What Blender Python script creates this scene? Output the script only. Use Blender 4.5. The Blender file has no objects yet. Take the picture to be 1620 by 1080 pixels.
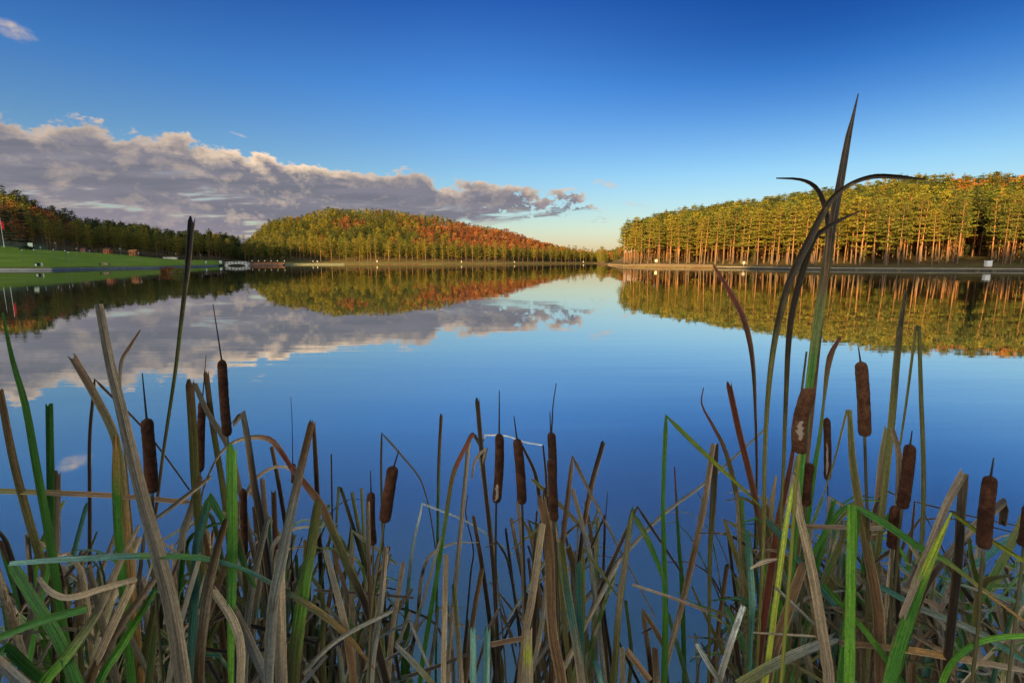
import bpy, math, random
import numpy as np
from mathutils import Vector, Matrix
R = math.radians
rng = np.random.default_rng(7); random.seed(7)
scene = bpy.context.scene
COL = scene.collection

# ---------------------------------------------------------------- camera, sky, sun, exposure
CAM_H = 2.4; F = 810.0; PITCH = math.atan(128 / 810.0)
cam_d = bpy.data.cameras.new('camera'); cam = bpy.data.objects.new('camera', cam_d); COL.objects.link(cam)
cam.location = (0, 0, CAM_H); cam.rotation_euler = (math.pi / 2 - PITCH, 0, 0)
cam_d.sensor_width = 36; cam_d.lens = 36 * F / 1620; cam_d.clip_start = 0.05; cam_d.clip_end = 6000
scene.camera = cam

SUN_EL, SUN_AZ = R(9.0), R(-150)          # the sun stands low, behind and left of the camera
scene.view_settings.view_transform = 'Standard'; scene.view_settings.look = 'None'
scene.view_settings.exposure = 1.5; scene.view_settings.gamma = 1
sd = bpy.data.lights.new('sun', 'SUN'); sd.energy = 5.0; sd.angle = R(0.5); sd.color = (1.0, 0.62, 0.23)
sun = bpy.data.objects.new('sun', sd); COL.objects.link(sun)
sv = Vector((math.sin(SUN_AZ) * math.cos(SUN_EL), math.cos(SUN_AZ) * math.cos(SUN_EL), math.sin(SUN_EL)))
sun.rotation_euler = sv.to_track_quat('Z', 'Y').to_euler(); sun.location = (0, 0, 80)

CP, SP = math.cos(PITCH), math.sin(PITCH)
def ray(px, py):
    cx, cy = (px - 810) / F, (540 - py) / F
    return cx, CP + cy * SP, -SP + cy * CP
def at(px, py, Y):
    a, b, c = ray(px, py); t = Y / b
    return Vector((a * t, Y, CAM_H + c * t))
def azel(px, py):
    a, b, c = ray(px, py); return math.atan2(a, b), math.atan2(c, math.hypot(a, b))
def lin(r, g, b):
    f = lambda v: (v / 255 / 12.92) if v / 255 <= .04045 else ((v / 255 + .055) / 1.055) ** 2.4
    return (f(r), f(g), f(b), 1)

class NT:
    def __init__(s, nt): s.t = nt; nt.nodes.clear()
    def n(s, typ, **kw):
        o = s.t.nodes.new(typ)
        for k, v in kw.items(): setattr(o, k, v)
        return o
    def put(s, sock, v):
        if isinstance(v, bpy.types.NodeSocket): s.t.links.new(v, sock)
        else: sock.default_value = v
    def m(s, op, a, b=0.0, c=None, clamp=False):
        o = s.n('ShaderNodeMath', operation=op, use_clamp=clamp)
        s.put(o.inputs[0], a); s.put(o.inputs[1], b)
        if c is not None: s.put(o.inputs[2], c)
        return o.outputs[0]
    def smooth(s, v, lo, hi, a=0.0, b=1.0):
        o = s.n('ShaderNodeMapRange', interpolation_type='SMOOTHSTEP')
        for i, x in enumerate((v, lo, hi, a, b)): s.put(o.inputs[i], x)
        return o.outputs[0]
    def mix(s, f, a, b, blend='MIX'):
        o = s.n('ShaderNodeMix', data_type='RGBA', blend_type=blend)
        s.put(o.inputs[0], f); s.put(o.inputs[6], a); s.put(o.inputs[7], b)
        return o.outputs[2]
    def vec(s, x, y, z=0.0):
        o = s.n('ShaderNodeCombineXYZ'); s.put(o.inputs[0], x); s.put(o.inputs[1], y); s.put(o.inputs[2], z); return o.outputs[0]
    def noise(s, v, scale, detail=4, rough=.55, dist=0.0):
        o = s.n('ShaderNodeTexNoise'); s.put(o.inputs['Vector'], v); o.inputs['Scale'].default_value = scale
        o.inputs['Detail'].default_value = detail; o.inputs['Roughness'].default_value = rough
        o.inputs['Distortion'].default_value = dist; return o.outputs[0]
    def ramp(s, f, stops, interp='LINEAR'):
        o = s.n('ShaderNodeValToRGB'); cr = o.color_ramp; cr.interpolation = interp
        while len(cr.elements) < len(stops): cr.elements.new(.5)
        for e, (p, c) in zip(cr.elements, stops): e.position = p; e.color = c if len(c) == 4 else (*c, 1)
        s.put(o.inputs[0], f); return o.outputs[0]

def curve(T, v, pts):
    """piecewise curve through pts (x may be any range, y in 0..1)"""
    x0, x1 = pts[0][0], pts[-1][0]
    o = T.n('ShaderNodeFloatCurve'); c = o.mapping.curves[0]
    while len(c.points) < len(pts): c.points.new(.5, .5)
    for p, (x, y) in zip(c.points, pts): p.location = ((x - x0) / (x1 - x0), y); p.handle_type = 'VECTOR'
    o.mapping.use_clip = False; o.mapping.update()
    T.put(o.inputs['Value'], T.m('DIVIDE', T.m('SUBTRACT', v, x0), x1 - x0, clamp=True))
    return o.outputs[0]

world = bpy.data.worlds.new('World'); scene.world = world; world.use_nodes = True
def build_world():
    T = NT(world.node_tree)
    out = T.n('ShaderNodeOutputWorld'); bg = T.n('ShaderNodeBackground'); T.t.links.new(bg.outputs[0], out.inputs[0])
    sky = T.n('ShaderNodeTexSky', sky_type='NISHITA', sun_disc=False, sun_elevation=SUN_EL, sun_rotation=SUN_AZ % (2 * math.pi))
    sky.air_density = 1.0; sky.dust_density = 0.6; sky.ozone_density = 2.0
    co = T.n('ShaderNodeTexCoord'); sx = T.n('ShaderNodeSeparateXYZ'); T.t.links.new(co.outputs['Generated'], sx.inputs[0])
    az = T.m('ARCTAN2', sx.outputs[0], sx.outputs[1]); el = T.m('ARCSINE', sx.outputs[2])
    # grade of the clear sky with height: paler at the horizon, deep blue above, overhead brightened as added unseen fill
    grade = T.ramp(T.m('DIVIDE', el, 1.2, clamp=True), SKY_GRADE)
    clear = T.mix(1.0, sky.outputs[0], grade, 'MULTIPLY')
    # darker, deeper blue high up on the side away from the sun
    clear = T.mix(T.m('MULTIPLY', T.smooth(az, -.15, .55), T.m('MULTIPLY', T.smooth(el, .10, .38), T.smooth(el, .75, .45))), clear, T.mix(1.0, clear, (.28, .46, .60, 1), 'MULTIPLY'))
    # sky behind the camera, round the low sun, boosted as added warm fill
    sky_fill = T.mix(1.0, sky.outputs[0], SUN_SIDE, 'MULTIPLY')
    sdot = T.m('ADD', T.m('MULTIPLY', sx.outputs[0], math.sin(SUN_AZ)), T.m('MULTIPLY', sx.outputs[1], math.cos(SUN_AZ)))
    clear = T.mix(T.m('MULTIPLY', T.smooth(sdot, .05, .85), T.smooth(sx.outputs[1], .30, -.10)), clear, sky_fill)
    # cloud bank low over the left half
    TOP = [(-700, 60), (-300, 130), (0, 178), (60, 184), (130, 182), (180, 202), (250, 207), (300, 218), (335, 236), (420, 248), (480, 262),
           (540, 266), (620, 270), (680, 265), (730, 280), (780, 286), (830, 290), (860, 297), (905, 297), (940, 312), (975, 345), (1010, 400)]
    BOT = [(-700, 420), (0, 420), (560, 420), (660, 372), (740, 356), (800, 347), (850, 347), (930, 343), (975, 350), (1010, 400)]
    tp = curve(T, az, [azel(*p) for p in TOP]); bt = curve(T, az, [azel(*p) for p in BOT])
    u = T.m('MULTIPLY', az, 1.0)
    p1 = T.vec(T.m('MULTIPLY', az, 16.0), T.m('MULTIPLY', el, 26.0), 1.7)
    p1b = T.vec(T.m('MULTIPLY_ADD', az, 16.0, -0.16), T.m('MULTIPLY_ADD', el, 26.0, 0.30), 1.7)
    n1 = T.noise(p1, 1.0, 9, .60, .15); n1b = T.noise(p1b, 1.0, 9, .60, .15)
    p2 = T.vec(T.m('MULTIPLY', az, 9.0), T.m('MULTIPLY', T.m('ADD', el, T.m('MULTIPLY', az, -0.06)), 62.0), 4.2)
    n2 = T.noise(p2, 1.0, 6, .58, .25)
    depth = T.m('SUBTRACT', tp, el); low = T.m('SUBTRACT', el, bt)
    nn = T.m('MULTIPLY', T.m('SUBTRACT', n1, 0.5), 0.115)
    edge = T.m('ADD', T.m('SUBTRACT', depth, .003), nn)
    lowe = T.m('ADD', low, T.m('MULTIPLY', T.m('SUBTRACT', n2, 0.5), 0.09))
    # thinner and more broken towards the right end of the bank
    thin = T.smooth(az, azel(560, 300)[0], azel(900, 300)[0], 0.0, 1.0)
    nb_ = T.noise(T.vec(T.m('MULTIPLY', az, 34.0), T.m('MULTIPLY', el, 52.0), 5.1), 1.0, 7, .6, .2)
    brk = T.m('MULTIPLY', T.m('SUBTRACT', nb_, 0.44), 0.14)
    edge2 = T.m('MINIMUM', edge, T.m('ADD', brk, T.m('MULTIPLY', T.m('SUBTRACT', 1.0, thin), 0.05)))
    mask = T.m('MULTIPLY', T.smooth(edge2, 0.0, 0.011), T.smooth(lowe, 0.0, 0.016))
    # gaps of pale sky through the lower, streaky part
    lowpart = T.smooth(depth, 0.045, 0.10)
    gap = T.m('MULTIPLY', T.smooth(n2, 0.575, 0.67), lowpart)
    mask = T.m('MULTIPLY', mask, T.m('SUBTRACT', 1.0, T.m('MULTIPLY', gap, 0.85)))
    # two small wisps
    for (px, py, wx, wy, k) in ((28, 52, .030, .016, .75), (955, 290, .034, .010, .6), (375, 212, .02, .004, .4), (1010, 325, .04, .006, .35)):
        a0, e0 = azel(px, py)
        dx = T.m('DIVIDE', T.m('SUBTRACT', az, a0), wx); dy = T.m('DIVIDE', T.m('SUBTRACT', T.m('ADD', el, T.m('MULTIPLY', T.m('SUBTRACT', az, a0), .25)), e0), wy)
        g = T.m('SUBTRACT', 1.0, T.m('ADD', T.m('MULTIPLY', dx, dx), T.m('MULTIPLY', dy, dy)), clamp=True)
        w = T.m('MULTIPLY', T.smooth(T.m('MULTIPLY', g, T.m('MULTIPLY', T.m('SUBTRACT', n1, .36), 3.2)), .1, .8), k)
        mask = T.m('MAXIMUM', mask, w)
    n3 = T.noise(T.vec(T.m('MULTIPLY', az, 44.0), T.m('MULTIPLY', el, 70.0), 7.7), 1.0, 6, .6, .2)
    relief = T.m('MULTIPLY', T.m('SUBTRACT', n1, n1b), 1.5)
    rim = T.smooth(T.m('ADD', T.m('MULTIPLY', edge, .7), T.m('MULTIPLY', edge2, .3)), 0.030, 0.0)
    lit = T.m('ADD', T.m('MULTIPLY', rim, 0.85), T.m('ADD', relief, T.m('MULTIPLY', T.m('SUBTRACT', n3, .5), .55)), clamp=True)
    bright = T.smooth(T.m('ABSOLUTE', T.m('SUBTRACT', az, azel(430, 250)[0])), 0.16, 0.03)
    lit = T.m('MULTIPLY', lit, T.m('ADD', 0.62, T.m('MULTIPLY', bright, 0.55)), clamp=True)
    lit = T.m('MAXIMUM', lit, T.m('MULTIPLY', T.m('MULTIPLY', T.smooth(n2, .54, .68), lowpart), .34))
    body = T.mix(T.smooth(depth, 0.07, 0.20), lin(112, 114, 126), lin(152, 142, 152))
    body = T.mix(T.m('MULTIPLY', T.smooth(n2, .35, .62), .5), body, lin(138, 134, 145))
    ccol = T.mix(lit, body, lin(255, 224, 188))
    k = CLOUD_GAIN
    ccol = T.mix(1.0, ccol, (k, k, k, 1), 'MULTIPLY')
    T.put(bg.inputs[0], T.mix(mask, clear, ccol)); bg.inputs[1].default_value = SKY_STRENGTH
SKY_STRENGTH = 0.070
SUN_SIDE = (5.4, 4.1, 3.0, 1)
CLOUD_GAIN = 5.7
SKY_GRADE = [(0, (.80, .66, .76)), (.05, (.76, .75, .80)), (.125, (.59, .75, .91)), (.25, (.27, .56, 1.0)), (.37, (.095, .30, .78)), (.55, (.085, .25, .58)), (.68, (.45, .56, .75)), (.80, (1.4, 1.2, 1.02)), (1, (1.6, 1.38, 1.12))]
build_world()

# ---------------------------------------------------------------- helpers: objects, tags, meshes
def tag(o, label=None, cat=None, group=None, kind=None):
    for k, v in (('label', label), ('category', cat), ('group', group), ('kind', kind)):
        if v: o[k] = v
    return o
def empty(name, loc, rz=0.0):
    o = bpy.data.objects.new(name, None); COL.objects.link(o); o.location = loc; o.rotation_euler = (0, 0, rz); o.empty_display_size = .2
    return o
def link_mesh(name, me, mats, parent=None):
    o = bpy.data.objects.new(name, me); COL.objects.link(o)
    for m in (mats if isinstance(mats, (list, tuple)) else [mats]): me.materials.append(m)
    if parent: o.parent = parent
    return o
def np_mesh(name, V, Fs, smooth=False, mat_idx=None, uv=None, col=None):
    """V (n,3); Fs (m,k) faces of equal size k"""
    V = np.asarray(V, np.float32); Fs = np.asarray(Fs, np.int32); m, k = Fs.shape
    me = bpy.data.meshes.new(name)
    me.vertices.add(len(V)); me.vertices.foreach_set('co', V.ravel())
    me.loops.add(m * k); me.loops.foreach_set('vertex_index', Fs.ravel())
    me.polygons.add(m); me.polygons.foreach_set('loop_start', np.arange(0, m * k, k, dtype=np.int32))
    if smooth: me.polygons.foreach_set('use_smooth', np.ones(m, bool))
    if mat_idx is not None: me.polygons.foreach_set('material_index', np.asarray(mat_idx, np.int32))
    if uv is not None:
        l = me.uv_layers.new(name='UVMap'); l.data.foreach_set('uv', np.asarray(uv, np.float32)[Fs.ravel()].ravel())
    if col is not None:
        a = me.color_attributes.new('tint', 'FLOAT_COLOR', 'POINT'); a.data.foreach_set('color', np.asarray(col, np.float32).ravel())
    me.update(calc_edges=True); me.validate()
    return me
class MB:
    """collects boxes, tubes and lathes; build() links them as one mesh object"""
    def __init__(s): s.v = []; s.f = []
    def add(s, vs, fs):
        b = len(s.v); s.v += [tuple(v) for v in vs]; s.f += [tuple(i + b for i in f) for f in fs]; return s
    def box(s, c, d, rz=0.0):
        x, y, z = (k / 2 for k in d); M = Matrix.Rotation(rz, 3, 'Z'); c = Vector(c)
        vs = [c + M @ Vector((sx * x, sy * y, sz * z)) for sz in (-1, 1) for sx, sy in ((-1, -1), (1, -1), (1, 1), (-1, 1))]
        return s.add(vs, [(3, 2, 1, 0), (4, 5, 6, 7), (0, 1, 5, 4), (1, 2, 6, 5), (2, 3, 7, 6), (3, 0, 4, 7)])
    def tube(s, pts, radii, n=8):
        pts = [Vector(p) for p in pts]; vs = []; fs = []
        radii = [float(q) for q in radii] if hasattr(radii, '__len__') else [radii] * len(pts)
        for i, p in enumerate(pts):
            t = (pts[min(i + 1, len(pts) - 1)] - pts[max(i - 1, 0)]).normalized()
            a = t.cross(Vector((0, 1, 0.123)) if abs(t.y) < .9 else Vector((1, 0, 0))).normalized(); b = t.cross(a)
            for k in range(n):
                w = 2 * math.pi * k / n; vs.append(p + radii[i] * (a * math.cos(w) + b * math.sin(w)))
        for i in range(len(pts) - 1):
            for k in range(n):
                k2 = (k + 1) % n; fs.append((i * n + k, i * n + k2, (i + 1) * n + k2, (i + 1) * n + k))
        fs.append(tuple(range(n))[::-1]); fs.append(tuple((len(pts) - 1) * n + k for k in range(n)))
        return s.add(vs, fs)
    def lathe(s, c, prof, n=12):
        c = Vector(c); return s.tube([c + Vector((0, 0, z)) for r, z in prof], [r for r, z in prof], n)
    def build(s, name, mat, parent=None, smooth=False):
        me = bpy.data.meshes.new(name); me.from_pydata(s.v, [], s.f); me.update()
        if smooth:
            for p in me.polygons: p.use_smooth = True
        return link_mesh(name, me, mat, parent)
MATS = {}
def mat(name, color, rough=.8, var=.18, scale=3.0, spec=.3, metallic=0.0, coords='Object'):
    """plain weathered material: base colour with soft and fine variation"""
    if name in MATS: return MATS[name]
    m = bpy.data.materials.new(name); m.use_nodes = True; T = NT(m.node_tree)
    out = T.n('ShaderNodeOutputMaterial'); b = T.n('ShaderNodeBsdfPrincipled'); T.t.links.new(b.outputs[0], out.inputs[0])
    tc = T.n('ShaderNodeTexCoord').outputs[coords]
    n = T.m('MULTIPLY_ADD', T.noise(tc, scale, 6, .65), 2 * var, 1 - var)
    mu = T.n('ShaderNodeVectorMath', operation='SCALE'); mu.inputs[0].default_value = color[:3]; T.put(mu.inputs['Scale'], n)
    T.put(b.inputs['Base Color'], mu.outputs[0]); b.inputs['Roughness'].default_value = rough
    b.inputs['Specular IOR Level'].default_value = spec; b.inputs['Metallic'].default_value = metallic
    MATS[name] = m; return m
# ---------------------------------------------------------------- terrain: one sheet in polar steps round the camera
def U2AZ(u): return math.atan((u - 810) / 820.0)
# screen column : shore depth, then (depth, height) pairs going away from the water
COLS = [
 (-260, 125, (127, .6), (180, 7.5), (205, 10), (320, 34), (520, 40)),
 (0,   125, (126, .6), (180, 6.9), (205, 9), (320, 32), (520, 34)),
 (40,  126, (127, .6), (182, 6.5), (205, 8), (320, 30), (520, 30)),
 (80,  128, (129, .6), (187, 5.9), (208, 7), (320, 23), (520, 22)),
 (150, 145, (146, .6), (202, 4.7), (225, 5.5), (325, 13), (520, 14)),
 (250, 166, (167, .55), (222, 3.5), (245, 4), (330, 8), (520, 9)),
 (340, 221, (222, .5), (250, 1.9), (270, 2.5), (360, 5), (520, 8)),
 (380, 286, (287, .6), (302, 1), (322, 2), (430, 6.5), (560, 8)),
 (430, 300, (301, .6), (316, 1.6), (336, 5), (440, 26), (560, 28)),
 (520, 310, (311, .5), (328, 2), (350, 7), (500, 43), (620, 43)),
 (600, 312, (313, .5), (330, 2), (352, 7), (500, 41.5), (620, 41.5)),
 (700, 318, (319, .5), (336, 1.8), (360, 6), (500, 35), (620, 35)),
 (800, 340, (341, .5), (358, 1.5), (380, 4), (500, 22.5), (620, 22)),
 (850, 365, (366, .5), (383, 1.2), (402, 3), (500, 13), (620, 13)),
 (900, 395, (396, .5), (410, 1.0), (425, 2), (500, 5.5), (620, 6)),
 (945, 425, (426, .5), (438, .9), (450, 1.2), (520, 2), (620, 3)),
 (956, 300, (302, .5), (330, .9), (450, 1.2), (520, 2), (620, 3)),
 (984, 207, (208, .5), (222, 1.2), (245, 1.8), (300, 3.0), (520, 8)),
 (1030, 192, (193, .7), (203, 1.6), (225, 2.8), (285, 8), (520, 12)),
 (1100, 176, (177, .65), (188, 1.5), (210, 3.0), (270, 12.5), (520, 14)),
 (1150, 160, (161, .65), (172, 1.4), (195, 3.2), (260, 14), (520, 16)),
 (1250, 139, (140, .65), (152, 1.5), (175, 3.6), (240, 15), (520, 18)),
 (1350, 129, (130, .65), (141, 1.6), (165, 4), (232, 17.5), (520, 20)),
 (1450, 124, (125, .65), (136, 1.7), (160, 4.5), (228, 20), (520, 23)),
 (1620, 119, (120, .65), (131, 1.8), (155, 5), (220, 23), (520, 26)),
 (1900, 112, (113, .65), (124, 1.8), (150, 5), (220, 25), (520, 28)),
]
KAZ = np.array([U2AZ(c[0]) for c in COLS])
KS = np.array([c[1] / math.cos(a) for c, a in zip(COLS, KAZ)])
KR = np.array([[p[0] / math.cos(a) for p in c[2:]] for c, a in zip(COLS, KAZ)])
KZ = np.array([[p[1] for p in c[2:]] for c in COLS])
# the shore swings round to the camera outside the frame
ext_l = [(R(-100), .9), (R(-92), 2.5), (R(-88), 14), (R(-80), 60), (R(-68), 130)]
ext_r = [(R(66), 140), (R(78), 70), (R(86), 18), (R(92), 2.5), (R(100), .9)]
def ext(e):
    a, r = e; return a, r, [r + 1.5, r + 40, r + 70, r + 160, r + 340], [.6, 3, 4, 8, 10]
L_, R_ = [ext(e) for e in ext_l], [ext(e) for e in ext_r]
KAZ = np.array([e[0] for e in L_] + list(KAZ) + [e[0] for e in R_])
KS = np.array([e[1] for e in L_] + list(KS) + [e[1] for e in R_])
KR = np.array([e[2] for e in L_] + list(KR) + [e[2] for e in R_])
KZ = np.array([e[3] for e in L_] + list(KZ) + [e[3] for e in R_])
TS = np.array((.5, .866)); TN = np.array((-.866, .5))   # along and across the sun's rays on the ground
_ph = rng.uniform(0, 6.28, 8)
def ground_z(x, y, ridge=True):
    x = np.atleast_1d(np.asarray(x, float)); y = np.atleast_1d(np.asarray(y, float))
    a = np.arctan2(x, y); r = np.hypot(x, y)
    s = np.interp(a, KAZ, KS); z = np.full_like(r, -1.6)
    rr = np.stack([np.interp(a, KAZ, KR[:, k]) for k in range(5)], -1); zz = np.stack([np.interp(a, KAZ, KZ[:, k]) for k in range(5)], -1)
    px = np.concatenate([(s - 4)[:, None], (s - .02)[:, None], rr], -1); pz = np.concatenate([np.full((len(r), 1), -1.6), np.full((len(r), 1), -.25), zz], -1)
    for k in range(6):
        m = (r >= px[:, k]) & (r < px[:, k + 1]); t = (r - px[:, k]) / (px[:, k + 1] - px[:, k])
        t = np.where(k >= 3, t, t)
        z = np.where(m, pz[:, k] + (pz[:, k + 1] - pz[:, k]) * t, z)
    z = np.where(r >= px[:, 6], pz[:, 6], z)
    far = np.clip((r - s - 30) / 60, 0, 1)
    z = z + far * (1.2 * np.sin(x * .045 + _ph[0]) * np.sin(y * .05 + _ph[1]) + .8 * np.sin(x * .11 + _ph[2] + y * .07))
    # the near bank the camera stands on
    nb = np.where(np.abs(a) < R(97), np.interp(r, [0, .45, .75, 1.2], [.78, .55, -.2, -1.6]), .78 + .02 * np.clip(r, 0, 200))
    nb = np.where(np.abs(a) > R(100), np.maximum(nb, .7), nb)
    z = np.where(np.abs(a) > R(100), nb, np.maximum(z, nb))
    if ridge:   # unseen ridge behind and left of the camera, crest shaped to shade the near bank and the foot of the woods
        q = x * TN[0] + y * TN[1]; ss = x * TS[0] + y * TS[1]
        H = np.interp(q, [-400, -150, -40, 0, 15, 35, 65, 120, 170, 225, 232, 238, 248, 259, 270, 290, 340, 390, 425, 520], [20, 58, 57, 53, 51, 46, 40, 38, 42, 53, 53, 52, 52, 58, 67, 68, 66, 68, 72, 74])
        H = H + 1.0 * np.sin(q * .9 + _ph[3]) + .9 * np.sin(q * .37 + _ph[4]) + 1.0 * np.sin(q * 2.1 + _ph[5])
        z = np.maximum(z, H * np.exp(-((ss + 150) / 34) ** 2) - .5)
    return z
def gz(x, y): return float(ground_z(x, y)[0])
def upos(u, D): return ((u - 810) / 820.0 * D, D)
def on_ground(u, D, dz=0.0):
    x, y = upos(u, D); return Vector((x, y, gz(x, y) + dz))

def polar(name, azs, rs_of, dz, m):
    """grid over the azimuths azs; rs_of(az) gives the radii of that column"""
    X = []; Y = []
    for a in azs:
        rs = rs_of(a); X.append(np.sin(a) * rs); Y.append(np.cos(a) * rs)
    X = np.array(X); Y = np.array(Y); na, nr = X.shape
    Z = ground_z(X.ravel(), Y.ravel()) + dz
    V = np.stack([X.ravel(), Y.ravel(), Z], -1); i = np.arange(na - 1)[:, None] * nr + np.arange(nr - 1)[None]
    Fq = np.stack([i, i + 1, i + nr + 1, i + nr], -1).reshape(-1, 4)[:, ::-1]
    return link_mesh(name, np_mesh(name, V, Fq, True), m)

def ground_material(name, cols, scale):
    m = bpy.data.materials.new(name); m.use_nodes = True; T = NT(m.node_tree)
    out = T.n('ShaderNodeOutputMaterial'); b = T.n('ShaderNodeBsdfPrincipled'); T.t.links.new(b.outputs[0], out.inputs[0])
    tc = T.n('ShaderNodeTexCoord').outputs['Object']
    n = T.m('ADD', T.m('MULTIPLY', T.noise(tc, scale, 6, .6), .6), T.m('MULTIPLY', T.noise(tc, scale * 9, 5, .7), .4))
    T.put(b.inputs['Base Color'], T.ramp(n, [(.32 + .36 * i / (len(cols) - 1), c) for i, c in enumerate(cols)]))
    b.inputs['Roughness'].default_value = .95; b.inputs['Specular IOR Level'].default_value = .1
    bp = T.n('ShaderNodeBump'); bp.inputs['Strength'].default_value = .6; bp.inputs['Distance'].default_value = .15
    T.put(bp.inputs['Height'], T.noise(tc, scale * 14, 5, .7)); T.put(b.inputs['Normal'], bp.outputs[0]); return m
M_LITTER = ground_material('forest_floor', [(.05, .035, .02), (.12, .07, .035), (.10, .10, .03), (.20, .12, .06)], .22)
M_LAWN = ground_material('lawn_grass', [(.11, .18, .008), (.16, .24, .014), (.24, .29, .05)], .12)
M_SAND = ground_material('bank_sand', [(.20, .14, .08), (.30, .21, .12), (.38, .28, .17)], .5)
azs = np.concatenate([np.linspace(-math.pi, R(-58), 120), np.linspace(R(-57.6), R(57.6), 420), np.linspace(R(58), math.pi, 90)])
def rs_full(a):
    s = max(float(np.interp(a, KAZ, KS)), 1.6)
    return np.concatenate([np.linspace(.02, 1.3, 10), np.linspace(1.5, max(s - 4.5, 1.52), 6) if s > 7 else np.linspace(1.4, 1.6, 6),
                           s + np.array([-4, -2, -.5, -.02, .5, 1, 1.6, 3, 5, 8, 12]) if s > 7 else s + np.linspace(.1, 12, 11), s + np.geomspace(15, 420, 56), np.array([700, 1100, 1900, 3200])])
ground = polar('ground', azs, rs_full, 0, M_LITTER); tag(ground, kind='structure')
lz = np.linspace(R(-56), U2AZ(352), 150)
def rs_lawn(a):
    s = float(np.interp(a, KAZ, KS)); r1 = float(np.interp(a, KAZ, KR[:, 0])); r2 = float(np.interp(a, KAZ, KR[:, 2]))
    return np.linspace(r1 + .5, r1 + (r2 - r1) * .82, 24)
tag(polar('lawn', lz, rs_lawn, .07, M_LAWN), kind='structure')
# grassy strip and sandy edge on the far shore, path on the right shore
def strip(name, u0, u1, o0, o1, dz, m, n=160, rows=6):
    def f(a):
        s = float(np.interp(a, KAZ, KS)); return np.linspace(s + o0, s + o1, rows)
    return tag(polar(name, np.linspace(U2AZ(u0), U2AZ(u1), n), f, dz, m), kind='structure')
M_SHORE = ground_material('shore_grass', [(.10, .10, .03), (.16, .14, .045), (.22, .16, .07)], .4)
strip('shore_grass', 402, 940, 1.2, 15, .06, M_SHORE)
strip('sand_bank', 962, 1128, .6, 5.5, .10, M_SAND, 60)

# lake
def water_material():
    m = bpy.data.materials.new('lake_water'); m.use_nodes = True; T = NT(m.node_tree)
    out = T.n('ShaderNodeOutputMaterial'); d = T.n('ShaderNodeBsdfDiffuse'); g = T.n('ShaderNodeBsdfGlossy'); mx = T.n('ShaderNodeMixShader')
    d.inputs[0].default_value = WATER_COL; g.inputs['Roughness'].default_value = .012
    T.t.links.new(d.outputs[0], mx.inputs[1]); T.t.links.new(g.outputs[0], mx.inputs[2]); T.t.links.new(mx.outputs[0], out.inputs[0])
    tc = T.n('ShaderNodeTexCoord').outputs['Object']; sx = T.n('ShaderNodeSeparateXYZ'); T.put(sx.inputs[0], tc)
    x, y = sx.outputs[0], sx.outputs[1]
    w1 = T.noise(T.vec(T.m('MULTIPLY', x, .10), T.m('MULTIPLY', y, .55)), 1.0, 3, .5, .4)
    w2 = T.noise(T.vec(T.m('MULTIPLY', x, .5), T.m('MULTIPLY', y, 2.6), 3.0), 1.0, 2, .5, .3)
    patch = T.smooth(T.noise(T.vec(T.m('MULTIPLY', x, .02), T.m('MULTIPLY', y, .06), 9.0), 1.0, 3, .5), .42, .62, .25, 1.0)
    h = T.m('MULTIPLY', T.m('ADD', T.m('MULTIPLY', w1, 1.0), T.m('MULTIPLY', w2, .20)), patch)
    bp = T.n('ShaderNodeBump'); bp.inputs['Strength'].default_value = 1.0; bp.inputs['Distance'].default_value = .0065
    T.put(bp.inputs['Height'], h); T.put(g.inputs['Normal'], bp.outputs[0])
    # reflectance rises steadily towards grazing angles
    lw = T.n('ShaderNodeLayerWeight'); lw.inputs[0].default_value = .5; T.put(lw.inputs['Normal'], bp.outputs[0])
    T.put(mx.inputs[0], T.m('MULTIPLY_ADD', T.m('POWER', lw.outputs['Facing'], WATER_POW), 1 - WATER_F0, WATER_F0)); return m
WATER_COL = (.34, .42, .17, 1); WATER_F0 = .10; WATER_POW = .60
wv = [(-700, -60, 0), (700, -60, 0), (700, 640, 0), (-700, 640, 0)]
lake = link_mesh('lake_water', np_mesh('lake_water', wv, [(0, 1, 2, 3)]), water_material()); tag(lake, kind='structure')
# ---------------------------------------------------------------- woods
def leaf_material(name, stops, per='object', trans=.25):
    m = bpy.data.materials.new(name); m.use_nodes = True; T = NT(m.node_tree)
    out = T.n('ShaderNodeOutputMaterial'); b = T.n('ShaderNodeBsdfPrincipled'); tl = T.n('ShaderNodeBsdfTranslucent'); mx = T.n('ShaderNodeMixShader')
    tc = T.n('ShaderNodeTexCoord').outputs['Object']
    if per == 'object':
        rnd = T.n('ShaderNodeObjectInfo').outputs['Random']; base = T.ramp(rnd, stops)
    else:
        base = T.n('ShaderNodeVertexColor', layer_name='tint').outputs[0]
    n = T.smooth(T.noise(tc, .9, 5, .72), .30, .70, .38, 1.55)
    mu = T.n('ShaderNodeVectorMath', operation='SCALE'); T.put(mu.inputs[0], base); T.put(mu.inputs['Scale'], n)
    T.put(b.inputs['Base Color'], mu.outputs[0]); T.put(tl.inputs[0], mu.outputs[0])
    b.inputs['Roughness'].default_value = .7; b.inputs['Specular IOR Level'].default_value = .25
    mx.inputs[0].default_value = trans
    T.t.links.new(b.outputs[0], mx.inputs[1]); T.t.links.new(tl.outputs[0], mx.inputs[2]); T.t.links.new(mx.outputs[0], out.inputs[0]); return m
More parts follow.
